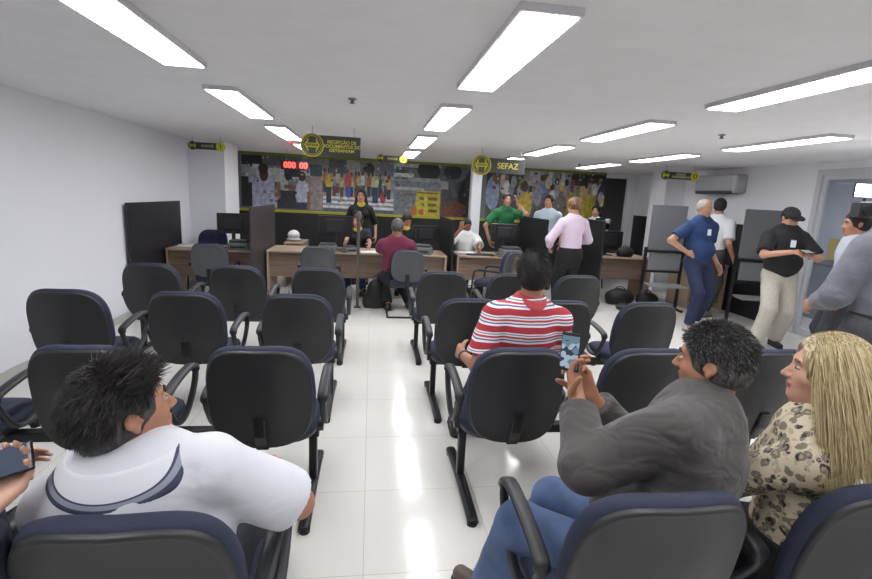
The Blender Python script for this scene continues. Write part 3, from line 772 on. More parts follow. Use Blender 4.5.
 ('r',-0.69,1.858,0.02,0.016,'a97a5c'),
 ('e',-0.72,2.026,0.03,0.054,'dfe0e2'),
 ('r',0.2,1.667,0.03,0.039,'2f3238'),
 ('e',-0.36,2.089,0.06,0.016,'6f8c4c'),
 ('r',-0.52,1.431,0.02,0.065,'c9b04a'),
 ('e',-0.64,1.928,0.02,0.033,'6f8c4c'),
 ('e',0.29,1.534,0.03,0.021,'a97a5c'),
 ('e',-0.21,1.611,0.04,0.018,'c9b04a'),
 ('e',0.12,2.109,0.03,0.06,'dfe0e2'),
 ('e',-0.76,1.823,0.05,0.062,'a97a5c'),
 ('r',-0.17,1.677,0.05,0.041,'8d8f94'),
 ('r',-0.25,1.547,0.04,0.034,'2f3238'),
 ('r',-0.55,2.134,0.04,0.031,'a97a5c'),
 ('e',-0.41,2.157,0.02,0.036,'b8543f'),
 ('r',-0.22,1.423,0.02,0.022,'dfe0e2'),
 ('e',0.31,1.87,0.06,0.061,'2f3238'),
 ('e',-0.63,1.843,0.03,0.066,'a97a5c'),
 ('r',-0.82,1.904,0.02,0.03,'b8543f'),
 ('r',-0.7,2.063,0.05,0.033,'6f8c4c'),
 ('r',-0.13,2.165,0.05,0.023,'8d8f94'),
 ('r',0.0,1.516,0.02,0.052,'dfe0e2'),
 ('r',0.22,1.807,0.03,0.028,'dfe0e2'),
 ('r',0.29,1.727,0.03,0.026,'6f8c4c'),
 ('r',-0.66,1.419,0.06,0.024,'4c5a70'),
 ('r',0.02,2.037,0.02,0.062,'2f3238'),
 ('e',-0.69,1.73,0.05,0.021,'6f8c4c'),
 ('r',-0.81,1.832,0.05,0.044,'4c5a70'),
 ('r',-0.32,2.231,0.05,0.049,'a97a5c'),
 ('r',-0.71,2.155,0.02,0.024,'8d8f94'),
 ('e',-0.18,2.141,0.05,0.02,'c9b04a'),
 ('r',-0.43,1.898,0.03,0.028,'6f8c4c'),
 ('e',-0.11,2.218,0.03,0.038,'6f8c4c'),
 ('e',-0.42,2.09,0.02,0.044,'b8543f'),
 ('r',0.27,1.58,0.05,0.065,'2f3238'),
 ('r',-0.27,1.429,0.06,0.031,'c9b04a'),
 ('e',0.15,1.915,0.06,0.065,'6f8c4c'),
 ('e',0.08,1.915,0.05,0.02,'6f8c4c'),
 ('r',-0.33,2.242,0.03,0.051,'b8543f'),
 ('r',-0.59,1.449,0.03,0.028,'2f3238'),
 ('e',-0.24,1.929,0.06,0.052,'c9b04a'),
 ('e',0.37,2.235,0.05,0.057,'8d8f94'),
 ('e',-0.42,2.209,0.03,0.036,'c9b04a'),
 ('e',-0.62,1.497,0.04,0.045,'c9b04a'),
 ('e',0.13,2.19,0.05,0.058,'b8543f'),
 ('r',0.3,2.121,0.04,0.025,'a97a5c'),
 ('e',-0.38,1.841,0.03,0.038,'8d8f94'),
 ('r',-0.24,1.85,0.03,0.068,'8d8f94'),
 ('r',0.49,2.011,0.02,0.025,'707478'),
 ('r',0.86,1.5,0.02,0.073,'3d4a40'),
 ('r',0.8,2.032,0.05,0.03,'8f9496'),
 ('r',0.72,1.307,0.05,0.044,'8f9496'),
 ('r',0.51,1.838,0.02,0.065,'3d4a40'),
 ('e',0.54,1.812,0.05,0.042,'3d4a40'),
 ('r',0.64,1.506,0.06,0.024,'3d4a40'),
 ('e',0.57,2.142,0.06,0.06,'9aa2a8'),
 ('e',0.6,1.643,0.05,0.056,'8f9496'),
 ('r',0.78,2.066,0.03,0.071,'8f9496'),
 ('r',0.72,2.246,0.03,0.017,'5a6660'),
 ('r',0.57,1.977,0.05,0.067,'8f9496'),
 ('e',0.74,1.882,0.04,0.028,'3d4a40'),
 ('r',0.8,1.408,0.02,0.023,'9aa2a8'),
 ('e',1.78,1.495,0.04,0.025,'6b3c30'),
 ('r',1.68,1.484,0.06,0.027,'4d555e'),
 ('e',1.77,1.931,0.04,0.041,'7c6a60'),
 ('r',2.01,1.788,0.06,0.017,'4d555e'),
 ('e',2.09,1.643,0.05,0.045,'4d555e'),
 ('e',2.04,2.039,0.05,0.035,'2b2f30'),
 ('e',1.95,1.679,0.06,0.071,'4d555e'),
 ('r',1.86,1.239,0.04,0.03,'7c6a60'),
 ('e',1.55,1.413,0.02,0.056,'7c6a60'),
 ('r',2.02,1.503,0.04,0.039,'6b3c30'),
 ('r',1.61,1.484,0.06,0.033,'2b2f30'),
 ('r',1.82,1.705,0.05,0.072,'201e24'),
 ('r',1.85,1.95,0.04,0.035,'4d555e'),
 ('r',2.04,2.175,0.05,0.024,'201e24'),
 ('e',1.95,1.762,0.06,0.036,'201e24'),
 ('r',1.73,1.433,0.03,0.025,'201e24'),
 ('r',1.97,1.319,0.04,0.065,'4d555e'),
 ('e',2.03,1.404,0.06,0.073,'2b2f30'),
 ('r',1.97,1.437,0.04,0.041,'6b3c30'),
 ('e',2.0,1.239,0.04,0.027,'6b3c30'),
 ('r',1.74,1.964,0.07,0.02,'4d555e'),
 ('r',1.66,2.103,0.06,0.068,'201e24'),
 ('e',1.89,1.326,0.02,0.023,'6b3c30'),
 ('e',1.6,2.021,0.05,0.05,'6b3c30'),
 ('e',1.59,1.975,0.03,0.059,'4d555e'),
 ('e',4.68,1.801,0.04,0.074,'8f9cb8'),
 ('e',4.7,1.885,0.03,0.025,'7e8688'),
 ('e',4.46,2.216,0.07,0.069,'a8554a'),
 ('r',3.59,2.033,0.04,0.068,'7e8688'),
 ('e',4.43,2.132,0.07,0.064,'3a3354'),
 ('r',3.75,2.218,0.05,0.027,'c8c4bc'),
 ('e',4.55,2.193,0.03,0.059,'8f9cb8'),
 ('r',4.21,2.191,0.06,0.049,'5b4034'),
 ('r',4.5,1.868,0.07,0.022,'a8554a'),
 ('e',2.55,1.873,0.04,0.071,'5b4034'),
 ('e',3.22,2.194,0.03,0.043,'8f9cb8'),
 ('e',2.62,2.132,0.05,0.055,'8f9cb8'),
 ('e',2.48,1.908,0.05,0.03,'8f9cb8'),
 ('e',4.5,1.435,0.07,0.061,'3a3354'),
 ('r',4.13,1.357,0.06,0.075,'7e8688'),
 ('e',3.09,2.076,0.06,0.036,'5b4034'),
 ('r',4.32,1.951,0.06,0.022,'3a3354'),
 ('e',2.81,1.665,0.03,0.028,'bba236'),
 ('e',3.95,2.183,0.03,0.026,'8f9cb8'),
 ('r',3.47,2.198,0.07,0.041,'3a3354'),
 ('r',4.49,1.47,0.04,0.037,'7e8688'),
 ('r',4.36,1.676,0.04,0.064,'c8c4bc'),
 ('r',3.1,2.087,0.03,0.042,'7e8688'),
 ('e',3.8,1.506,0.06,0.054,'3a3354'),
 ('r',4.5,1.388,0.05,0.039,'3a3354'),
 ('r',5.04,1.769,0.06,0.067,'c8c4bc'),
 ('e',4.05,2.08,0.02,0.031,'7e8688'),
 ('e',3.34,1.372,0.04,0.045,'8f9cb8'),
 ('e',4.96,2.142,0.07,0.049,'8f9cb8'),
 ('r',2.91,1.553,0.07,0.037,'3a3354'),
 ('r',4.84,2.27,0.06,0.038,'2c2b2d'),
 ('r',2.94,1.744,0.02,0.019,'3a3354'),
 ('r',3.26,1.623,0.06,0.039,'bba236'),
 ('r',2.97,1.82,0.03,0.039,'7e8688'),
 ('r',3.29,2.142,0.03,0.071,'bba236'),
 ('e',4.36,1.504,0.04,0.047,'8f9cb8'),
 ('e',3.38,1.403,0.07,0.051,'7e8688'),
 ('e',3.76,1.304,0.06,0.069,'7e8688'),
 ('e',2.73,2.156,0.07,0.035,'7e8688'),
 ('e',4.8,1.962,0.02,0.06,'7e8688'),
 ('r',4.03,1.541,0.03,0.053,'8f9cb8'),
 ('e',2.77,1.841,0.04,0.04,'bba236'),
 ('r',4.26,1.761,0.03,0.035,'7e8688'),
 ('e',4.81,1.29,0.06,0.071,'2c2b2d'),
 ('r',3.88,2.112,0.05,0.041,'8f9cb8'),
 ('r',2.73,1.509,0.02,0.048,'a8554a'),
 ('e',3.24,1.568,0.02,0.027,'a8554a'),
 ('e',4.57,1.887,0.04,0.052,'bba236'),
 ('r',2.57,1.407,0.03,0.046,'a8554a'),
 ('e',3.01,1.442,0.05,0.02,'2c2b2d'),
 ('r',4.75,2.258,0.05,0.058,'c8c4bc'),
 ('e',2.98,1.422,0.02,0.023,'2c2b2d'),
 ('e',4.75,1.575,0.03,0.059,'a8554a'),
 ('e',2.64,2.053,0.03,0.057,'c8c4bc'),
 ('r',2.9,2.042,0.05,0.062,'2c2b2d'),
 ('e',3.96,2.05,0.03,0.071,'c8c4bc'),
 ('r',2.81,1.629,0.04,0.021,'8f9cb8'),
 ('r',2.49,1.708,0.05,0.041,'8f9cb8'),
 ('r',3.21,1.542,0.03,0.033,'bba236'),
 ('r',4.48,2.126,0.07,0.053,'7e8688'),
 ('e',4.89,1.786,0.03,0.05,'2c2b2d'),
 ('r',4.19,1.509,0.05,0.048,'3a3354'),
 ('r',2.74,1.852,0.05,0.048,'5b4034'),
 ('r',3.13,1.747,0.06,0.052,'5b4034'),
 ('e',3.01,1.333,0.02,0.044,'3a3354'),
 ('e',2.81,2.248,0.04,0.041,'a8554a'),
 ('r',4.64,2.243,0.02,0.027,'c8c4bc'),
 ('e',2.59,1.862,0.05,0.064,'5b4034'),
 ('e',2.71,1.482,0.03,0.032,'3a3354'),
 ('e',4.28,1.461,0.06,0.021,'7e8688'),
 ('r',3.37,2.061,0.07,0.019,'a8554a'),
 ('e',2.83,1.833,0.06,0.019,'c8c4bc'),
 ('r',4.74,2.136,0.04,0.034,'7e8688'),
 ('e',5.02,1.607,0.06,0.076,'c8c4bc'),
 ('e',3.11,1.739,0.03,0.044,'c8c4bc'),
 ('e',3.29,1.355,0.07,0.03,'3a3354'),
 ('e',4.02,1.301,0.06,0.052,'3a3354'),
 ('r',4.75,1.354,0.03,0.04,'bba236'),
 ('r',3.51,2.033,0.06,0.064,'a8554a'),
 ('r',3.5,1.698,0.06,0.045,'a8554a')]
# ------------------------------------------------------------------ room
XL, XR, YB, YF, ZC = -2.85, 5.85, 10.15, -2.2, 2.305
structure('floor', box(B(), XL-.1, XR+2.6, YF, YB+2, -.1, 0), floor_mat())
structure('ceiling', box(B(), XL-.1, XR+2.6, YF, YB+2, ZC, ZC+.1), CEIL)
structure('wall_left', box(B(), XL-.1, XL, YF, YB+.1, 0, ZC), WALL)
structure('wall_front', box(B(), XL-.1, XR+.1, YF-.1, YF, 0, ZC), WALL)
b = box(B(), XL, 5.08, YB, YB+.1, 0, ZC); box(b, 5.08, 5.62, YB, YB+.1, 2.2, ZC); box(b, 5.62, XR+.1, YB, YB+.1, 0, ZC)
structure('wall_back', b, WALL)
b = box(B(), XR, XR+.1, 5.75, YB, 0, ZC); box(b, XR, XR+.1, 3.75, 5.75, 2.21, ZC); box(b, XR, XR+.1, YF, 3.75, 0, ZC)
structure('wall_right', b, WALL)
structure('pillar_left', box(B(), XL, -2.30, 8.1, 8.88, 0, ZC, .004), WALL)
structure('pillar_right', box(B(), 5.46, XR, 8.5, 9.0, 0, ZC, .004), WALL)
structure('pillar_middle', box(B(), 1.93, 2.13, 9.35, 9.55, 0, ZC, .012), mat('dcdde0', .45))
structure('baseboard_left', box(B(), XL, XL+.012, YF, 8.1, 0, .09), mat('b5b4b0', .3))
structure('baseboard_right', box(B(), XR-.012, XR, YF, 3.72, 0, .09), mat('b5b4b0', .3))
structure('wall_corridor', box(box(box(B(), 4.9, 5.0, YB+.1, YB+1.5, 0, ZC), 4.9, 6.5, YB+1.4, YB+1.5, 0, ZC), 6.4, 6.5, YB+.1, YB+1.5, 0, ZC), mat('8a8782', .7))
structure('wall_hall', box(box(box(B(), XR+2.5, XR+2.6, 1, 9, 0, ZC), XR+.1, XR+2.5, 8.9, 9, 0, ZC), XR+.1, XR+2.5, 1, 1.1, 0, ZC), mat('c6ccd8', .6))
structure('trim_1', box(B(), -2.64, 5.08, YB-.03, YB, 1.15, 1.2, .003), mat('b0ad2a', .5))
structure('trim_2', box(B(), -2.64, 5.08, YB-.02, YB, 2.25, ZC), mat('7f7c2c', .6))
structure('baseboard_back', box(B(), -2.64, 5.08, YB-.025, YB, 0, 1.15), mat('1d1d20', .5))
structure('wainscot_right', box(B(), XR-.02, XR, 5.95, YB, 0, 1.42, .003), mat('17171a', .5))
# mural on the back wall
b = B(); mats = [mat('6f7276', .45)]; ids = {}
box(b, -2.64, 5.07, YB-.012, YB, 1.2, 2.25)
for i, (k, x, z, w, hh, c) in enumerate(MURAL):
    if c not in ids: ids[c] = len(mats); mats.append(mat(c, .45, var=.3, vscale=13))
    y = YB-.0125-i*.00006; x0, x1 = max(-2.64, x-w/2), min(5.07, x+w/2); z0, z1 = max(1.2, z-hh/2), min(2.25, z+hh/2)
    if x1 <= x0 or z1 <= z0: continue
    if k == 'r': vs = [(x0, z0), (x1, z0), (x1, z1), (x0, z1)]
    else: vs = [(min(max(x+w/2*math.cos(t), -2.64), 5.07), min(max(z+hh/2*math.sin(t), 1.2), 2.25)) for t in [j*PI/9 for j in range(18)]]
    f = b.faces.new([b.verts.new((p[0], y, p[1])) for p in vs]); f.material_index = ids[c]
me = bpy.data.meshes.new('wall_mural'); b.to_mesh(me); b.free()
tag(link('wall_mural', me, mats), 'long printed street-scene mural along the back wall above the black wainscot', 'mural')

# ceiling lights: rows along the room
LK = mat('fbfcff', .5, emit=LAMP); FR = mat('d0d0d4', .5)
rows = [(-1.07, 'far left', [0, 1, 2, 3]), (.62, 'middle', [0, 1, 2, 3]), (2.29, 'right-hand', [0, 1, 2, 3]), (3.93, 'far right', [0, 1, 2, 3])]
ordn = ['nearest', 'second', 'third', 'farthest']; proto = None
def light_fixture():
    t = thing('ceiling_light', '', 'ceiling light', (0, 0, 0), 0, 'fluorescent ceiling lights')
    b = box(B(), -.118, .118, -.65, .65, -.012, 0); box(b, -.118, -.105, -.65, .65, -.030, -.012); box(b, .105, .118, -.65, .65, -.030, -.012)
    box(b, -.105, .105, -.65, -.635, -.030, -.012); box(b, -.105, .105, .635, .65, -.030, -.012)
    link('housing', b, FR, t)
    link('diffuser', box(B(), -.104, .104, -.634, .634, -.034, -.0125), LK, t)
    b = B()
    for i in range(28): y = -.62+i*.0459; box(b, -.103, .103, y-.0012, y+.0012, -.0375, -.0342)
    link('louvre', b, mat('e8e8ea', .3, .6), t)
    return t
proto = light_fixture()
first = True
for x, rn, ks in rows:
    for k in ks:
        o = proto if first else copy_tree(proto); first = False
        o.location = (x, 2.43+1.945*k, ZC)
        o['label'] = {0: 'nearest', 1: 'second nearest', 2: 'third nearest', 3: 'farthest'}[k]+' white fluorescent light in the '+rn+' ceiling row'
for x, rn, _k in rows:       # the rows carry on over the photographer
    for k in (-1,):
        o = copy_tree(proto); o.location = (x, 2.43+1.945*k, ZC); o['label'] = 'white fluorescent light overhead, just outside the photo, in the '+rn+' ceiling row'
t = thing('smoke_detector', 'small grey sprinkler head on the ceiling between left and middle light rows', 'sprinkler', (-.16, 3.82, ZC))
b = cyl(B(), (0, 0, 0), (0, 0, -.01), .03); link('base_plate', b, mat('8a8a8a', .4), t); b = cyl(B(), (0, 0, -.01), (0, 0, -.035), .012); cyl(b, (0, 0, -.035), (0, 0, -.038), .02); link('sprinkler_head', b, mat('6a6a6a', .4, .5), t)
o = copy_tree(t); o.location = (3.17, 4.19, ZC); o['label'] = 'small grey sprinkler head on the ceiling beside the far right light row'
o = copy_tree(t); o.location = (3.6, 8.25, ZC); o['label'] = 'small grey sprinkler head on the ceiling at the back near the farthest lights'

# glass door in the right wall
t = thing('door_1', None, None, (XR, 4.75, 0)); t['kind'] = 'structure'
al = mat('c2c4c8', .4, .1)
b = B(); box(b, -.03, .07, .93, 1.0, 0, 2.21); box(b, -.03, .07, -1.0, -.93, 0, 2.21); box(b, -.03, .07, -.93, .93, 2.14, 2.21); link('door_frame', b, al, t)
b = B()
for y0, y1 in ((.0, .93), (-.93, 0)): box(b, 0, .04, y0, y0+.05, 0, 2.14); box(b, 0, .04, y1-.05, y1, 0, 2.14); box(b, 0, .04, y0+.05, y1-.05, 0, .1); box(b, 0, .04, y0+.05, y1-.05, 2.08, 2.14)
link('door_sash', b, al, t)
link('door_pane', box(B(), .015, .025, -.93, .93, .05, 2.1), glass_mat('a6aebc', .16), t)
b = B(); tube(b, [(-.02, .1, .9), (-.06, .1, .9), (-.06, .1, 1.2), (-.02, .1, 1.2)], .012); link('door_handle', b, CHROME, t)
t = thing('hall_cabinet', 'dark grey low cabinet standing behind the glass door', 'cabinet', (7.5, 5.6, 0))
link('body', box(B(), -.5, .6, -1.6, 1.6, 0, .85, .01), mat('646a76', .5), t); link('top', box(B(), -.52, .62, -1.62, 1.62, .85, .88, .004), mat('23252b', .4), t)
t = thing('hall_sign', 'yellow board on the wall behind the glass door', 'sign', (8.32, 7.38, 1.02))
link('board', box(B(), 0, .02, -.35, .35, -.2, .2, .004), mat('d0b018', .5), t)
o = copy_tree(proto); o.location = (7.1, 4.4, ZC); o['label'] = 'unseen white light added to brighten the hall beyond the glass door'  # added fixture out of view, brightens the hall behind the glass
o = copy_tree(proto); o.location = (7.1, 6.6, ZC); o['label'] = 'farther unseen white light added to brighten the hall beyond the glass door'  # second added fixture, also unseen, fills the far part of the hall with light

# air conditioner
t = thing('air_conditioner', 'white split air conditioner high on the right wall', 'air conditioner', (XR, 7.45, 1.9))
link('housing', box(B(), -.22, 0, -.48, .48, 0, .30, .03), mat('b4b5b8', .4), t, False)
link('vent_flap', box(B(), -.235, -.08, -.42, .42, -.012, .035, .006), mat('3a3c40', .5), t)
link('front_panel', box(B(), -.232, -.21, -.45, .45, .06, .27, .01), mat('c2c3c6', .3), t)

# hanging and wall signs
def text(s, size, m, parent, loc, align='CENTER', name='lettering', rot=(PI/2, 0, 0), weight=.0):
    c = bpy.data.curves.new(name, 'FONT'); c.body = s; c.size = size; c.align_x = align; c.align_y = 'CENTER'; c.extrude = .001; c.offset = weight; c.space_line = .92
    o = bpy.data.objects.new(name, c); COL.objects.link(o); dg = bpy.context.evaluated_depsgraph_get()
    me = bpy.data.meshes.new_from_object(o.evaluated_get(dg)); COL.objects.unlink(o); bpy.data.objects.remove(o)
    me.materials.clear(); me.materials.append(m)
    q = link(name, me, m, parent); q.location = loc; q.rotation_euler = rot
    return q
def arrow_logo(b, cx, cz, r, y):
    """double-headed arrow, pointing left and right"""
    pts = [(-1, 0), (-.55, .8), (-.42, .8), (-.55, .28), (.55, .28), (.42, .8), (.55, .8), (1, 0), (.55, -.8), (.42, -.8), (.55, -.28), (-.55, -.28), (-.42, -.8), (-.55, -.8)]
    F = [b.verts.new((cx+px*r, y, cz+pz*r)) for px, pz in pts]; G = [b.verts.new((cx+px*r, y+.004, cz+pz*r)) for px, pz in pts]
    n = len(pts); b.faces.new(F); b.faces.new(G[::-1])
    for i in range(n): b.faces.new((F[i], G[i], G[(i+1) % n], F[(i+1) % n]))
def ring(b, cx, cz, r0, r1, y, n=40):
    a = [[b.verts.new((cx+r*math.cos(i*2*PI/n), yy, cz+r*math.sin(i*2*PI/n))) for i in range(n)] for r, yy in ((r0, y), (r1, y), (r1, y+.006), (r0, y+.006))]
    for i in range(n):
        j = (i+1) % n
        for k in range(4): b.faces.new((a[k][i], a[k][j], a[(k+1) % 4][j], a[(k+1) % 4][i]))
def big_sign(name, label, loc, L, Hh, r, lines, size, rods):
    t = thing(name, label, 'sign', loc); SK = mat('3d3d38', .5)
    link('board', box(B(), .04, L, -.012, .012, -Hh/2, Hh/2, .004), SK, t)
    b = cyl(B(), (0, -.02, 0), (0, .02, 0), r, n=40); link('disc', b, SK, t)
    b = B(); ring(b, 0, 0, r*.90, r, -.026); ring(b, 0, 0, r*.76, r*.80, -.026); arrow_logo(b, 0, 0, r*.68, -.0265); link('logo', b, YEL, t)
    text('DETRAN', r*.26, mat('3d3d38', .5), t, (0, -.0285, 0), weight=.0015)
    text(lines, size, mat('c9c44e', .5), t, ((L+r)/2-.005, -.0135, 0), weight=.0014)
    b = B()
    for x in rods: cyl(b, (x, 0, r*.5 if x == 0 else Hh/2), (x, 0, ZC-loc[2]), .004, n=8)
    link('hanging_rod', b, CHROME, t)
big_sign('hanging_sign', 'large dark hanging sign with yellow lettering RECEPÇÃO DE DOCUMENTOS DO DETRAN/AM', (-.655, 5.55, 2.10), .52, .22, .125, 'RECEPÇÃO DE\nDOCUMENTOS DO\nDETRAN/AM', .048, (0, .45))
big_sign('hanging_sign', 'dark hanging sign with yellow lettering SEFAZ in front of the white pillar', (1.475, 6.6, 2.07), .62, .2, .135, 'SEFAZ', .11, (0, .55))
def small_sign(label, loc, L, r, rz, lines, nums, mode=0):
    t = thing('counter_sign', label, 'sign', loc, rz)
    b = box(B(), 0, L, -.008, .008, -r*.8, r*.8, .003); cyl(b, (0, -.008, 0), (0, .008, 0), r, n=24)
    link('board', b, SIGNK, t)
    b = B(); arrow_logo(b, 0.0, 0, r*.85, -.013); link('logo', b, YEL, t)
    b = B(); cyl(b, (L, -.014, 0), (L, .012, 0), r*1.05, n=28); link('number_disc', b, mat('c9c43a', .5), t)
    text(nums, r*1.3, SIGNK, t, (L, -.0155, 0), weight=.003)
    text(lines, r*(.75 if mode == 0 else .62), mat('c8c490', .5), t, (L/2+.01, -.0095, 0), weight=.001)
    b = B()
    for x in (0, L): cyl(b, (x, 0, r*.7), (x, 0, ZC-loc[2]), .003, n=6)
    link('hanging_rod', b, CHROME, t)
small_sign('small dark and yellow counter sign hanging in front of the left pillar', (-2.54, 7.45, 2.16), .38, .06, 0, 'GUICHÊ', '1')
small_sign('small dark and yellow counter sign with bright disc over the middle of the mural', (.13, 8.3, 2.2), .38, .06, 0, 'GUICHÊ', '2')
small_sign('yellow and dark counter sign hanging before the air conditioner', (4.62, 7.25, 2.13), .50, .07, 0, 'GUICHÊ\nATENDIMENTO', 'O', 1)
# led queue display
t = thing('queue_display', 'red LED number display hanging before the left part of the mural', 'display', (-1.36, 9.0, 2.03))
link('casing', box(B(), -.24, .24, -.04, .04, -.075, .075, .008), mat('2a0d10', .5), t)
text('000', .135, mat('ff4038', .5, emit=3.5), t, (-.09, -.043, 0), name='digits', weight=.006); text('00', .135, mat('ff4038', .5, emit=3.5), t, (.15, -.043, 0), name='digits', weight=.006)
b = B(); cyl(b, (-.15, 0, .07), (-.15, 0, ZC-2.03), .004, n=6); cyl(b, (.15, 0, .07), (.15, 0, ZC-2.03), .004, n=6); link('hanging_rod', b, CHROME, t)
t = thing('alarm_beacon', 'small red alarm light on the ceiling left of the big hanging sign', 'alarm light', (-1.12, 7.0, ZC))
link('base', cyl(B(), (0, 0, 0), (0, 0, -.02), .05), mat('8c8c90', .4), t); link('lens', cyl(B(), (0, 0, -.02), (0, 0, -.07), .045, .03), mat('b8303c', .3), t)

# ------------------------------------------------------------------ benches of three joined seats
def outline(t, hw=.25, hh=.255):
    c, s = math.cos(t), math.sin(t); e = 2/3.7
    x = hw*math.copysign(abs(c)**e, c); z = hh*math.copysign(abs(s)**e, s)
    k = 1-.10*max(0, (z/hh))**1.6-.06*max(0, (-z/hh))**2
    return x*k, z
def disc_mesh(rings, hw, hh, curve=.9, n=56):
    b = B(); R_ = []
    for r, y in rings:
        if r == 0: R_.append([b.verts.new((0, y, 0))]); continue
        R_.append([b.verts.new((outline(i*2*PI/n, hw, hh)[0]*r, y+curve*(outline(i*2*PI/n, hw, hh)[0]*r)**2, outline(i*2*PI/n, hw, hh)[1]*r)) for i in range(n)])
    for a, c in zip(R_, R_[1:]):
        if len(a) == 1 or len(c) == 1:
            o, p = (a[0], c) if len(a) == 1 else (c[0], a)
            for i in range(n): b.faces.new((o, p[i], p[(i+1) % n]))
        else:
            for i in range(n): b.faces.new((a[i], a[(i+1) % n], c[(i+1) % n], c[i]))
    return b
def back_parts(parent, x, y, z, tilt, hw=.25, hh=.26, shell=None, cush=None):
    bk = link('backrest', disc_mesh([(0, .040), (.5, .042), (.86, .044), (.95, .038), (.99, .022), (1, .004), (.985, -.012), (.95, -.018), (.9, -.018)], hw, hh), cush or NAVY, parent, True)
    bk.location = (x, y, z); bk.rotation_euler = (tilt, 0, 0)
    sh = link('back_shell', disc_mesh([(.965, -.012), (.965, -.024), (.945, -.032), (.915, -.030), (.89, -.027), (.5, -.036), (0, -.038)], hw, hh), shell or SHELL, bk, True)
    return bk
def seat_parts(parent, x, y, z, hw=.245, hd=.235):
    b = B(); n = 44; prof = [(0, .045), (.6, .044), (.88, .040), (.97, .025), (1, .0), (.985, -.02), (.95, -.028)]; R_ = []
    def pt(t, r):
        c, s = math.cos(t), math.sin(t); return hw*math.copysign(abs(c)**.55, c)*r, hd*math.copysign(abs(s)**.55, s)*r
    def build(prof):
        b = B(); R_ = []
        for r, zz in prof:
            if r == 0: R_.append([b.verts.new((0, 0, zz))]); continue
            R_.append([b.verts.new((*pt(i*2*PI/n, r), zz - (.03*max(0, pt(i*2*PI/n, r)[1]/hd)**3))) for i in range(n)])
        for a, c in zip(R_, R_[1:]):
            if len(a) == 1 or len(c) == 1:
                o, p = (a[0], c) if len(a) == 1 else (c[0], a)
                for i in range(n): b.faces.new((o, p[i], p[(i+1) % n]))
            else:
                for i in range(n): b.faces.new((a[i], a[(i+1) % n], c[(i+1) % n], c[i]))
        return b
    st = link('seat', build(prof), NAVY, parent, True); st.location = (x, y, z)
    link('seat_pan', build([(.985, -.021), (.98, -.04), (.9, -.055), (0, -.06)]), SHELL, st, True)
    return st
ARM = mat('232428', .45, bump=.1, bscale=200)
def armrest(parent, x):
    pts = spline([(0, -.10, .63), (0, .06, .655), (0, .20, .655), (0, .255, .615), (0, .235, .54), (0, .16, .46), (0, .07, .415), (0, -.03, .43), (0, -.10, .52), (0, -.135, .60)], 4, True)
    w = [.026 if (p.z > .60) else .017 for p in pts]; hh = [.013 if p.z > .60 else .012 for p in pts]
    o = link('armrest', tube(B(), pts, w, hh, 10, True), ARM, parent, True); o.location = (x, -.02, 0)
    return o
def bench(name, label, x0, y, pitch, n=3):
    """x0: first seat centre; y: centre of the floor feet"""
    xc = x0+pitch*(n-1)/2; t = thing(name, label, 'bench seats', (xc, y, 0), 0, 'rows of three joined seats')
    xs = [-(n-1)/2*pitch+i*pitch for i in range(n)]; L = xs[-1]+.245
    b = box(B(), -L, L, -.025, .035, .325, .375, .006); link('beam', b, METAL, t)
    for sx in (-1, 1):
        cap = cyl(B(), (sx*(L-.005), .0, .385), (sx*(L+.022), .0, .385), .034, .030, 20); link('end_cap', cap, ARM, t, False)
        X = sx*(L-.035)
        b = box(B(), X-.022, X+.022, -.0, .045, .03, .34, .008); link('post', b, METAL, t)
        b = tube(B(), spline([(X, -.36, .022), (X, -.30, .034), (X, 0, .046), (X, .29, .034), (X, .34, .022)], 4), .029, .022, 12); ft = link('foot', b, METAL, t, True)
        for yy in (-.34, .325):
            link('glide', cyl(B(), (X, yy, 0), (X, yy, .02), .026, n=16), mat('0f0f10', .6), ft)
    for x in xs:
        seat_parts(t, x, .045, .425); bk = back_parts(t, x, -.27, .655, math.radians(10), .25, .27)
        b = box(B(), x-.03, x+.03, -.235, -.10, .375, .395, .006); tube(b, [(x, -.12, .38), (x, -.245, .40), (x, -.28, .47), (x, -.295, .56)], .028, .008, 8); link('back_bracket', b, METAL, t)
        armrest(t, x-.275); armrest(t, x+.275)
    return t
XLm, XRm, pl, pr_ = -.475, .69, .705, .69
Yr = [1.27, 2.43, 3.57, 4.74]
lbl = {(0, 0): 'nearest left row of three joined navy seats holding the man in white polo', (0, 1): 'second left row of joined navy seats, directly before the man in white polo',
       (0, 2): 'third left row of joined navy seats, empty, second from the desks', (0, 3): 'farthest left row of joined navy seats, empty, closest to the desks',
       (1, 0): 'nearest right row of joined navy seats holding the grey shirt man and blonde woman', (1, 1): 'second right row of joined navy seats holding the man in striped shirt',
       (1, 2): 'third right row of joined navy seats, empty, before the striped shirt man', (1, 3): 'farthest right row of joined navy seats, empty, closest to the desks'}
pb = bench('bench', lbl[0, 0], -.53-2*.73, Yr[0], .73)
for k in (1, 2, 3):
    o = copy_tree(pb); o.location = (XLm-.73-(.02 if k < 3 else 0), Yr[k], 0); o['label'] = lbl[0, k]
pb2 = bench('bench', lbl[1, 0], .775, Yr[0], .69)
for k in (1, 2, 3):
    o = copy_tree(pb2); o.location = (XRm+.69+(0, .06, .035, .01)[k], Yr[k]-(.03 if k == 2 else 0), 0); o['label'] = lbl[1, k]

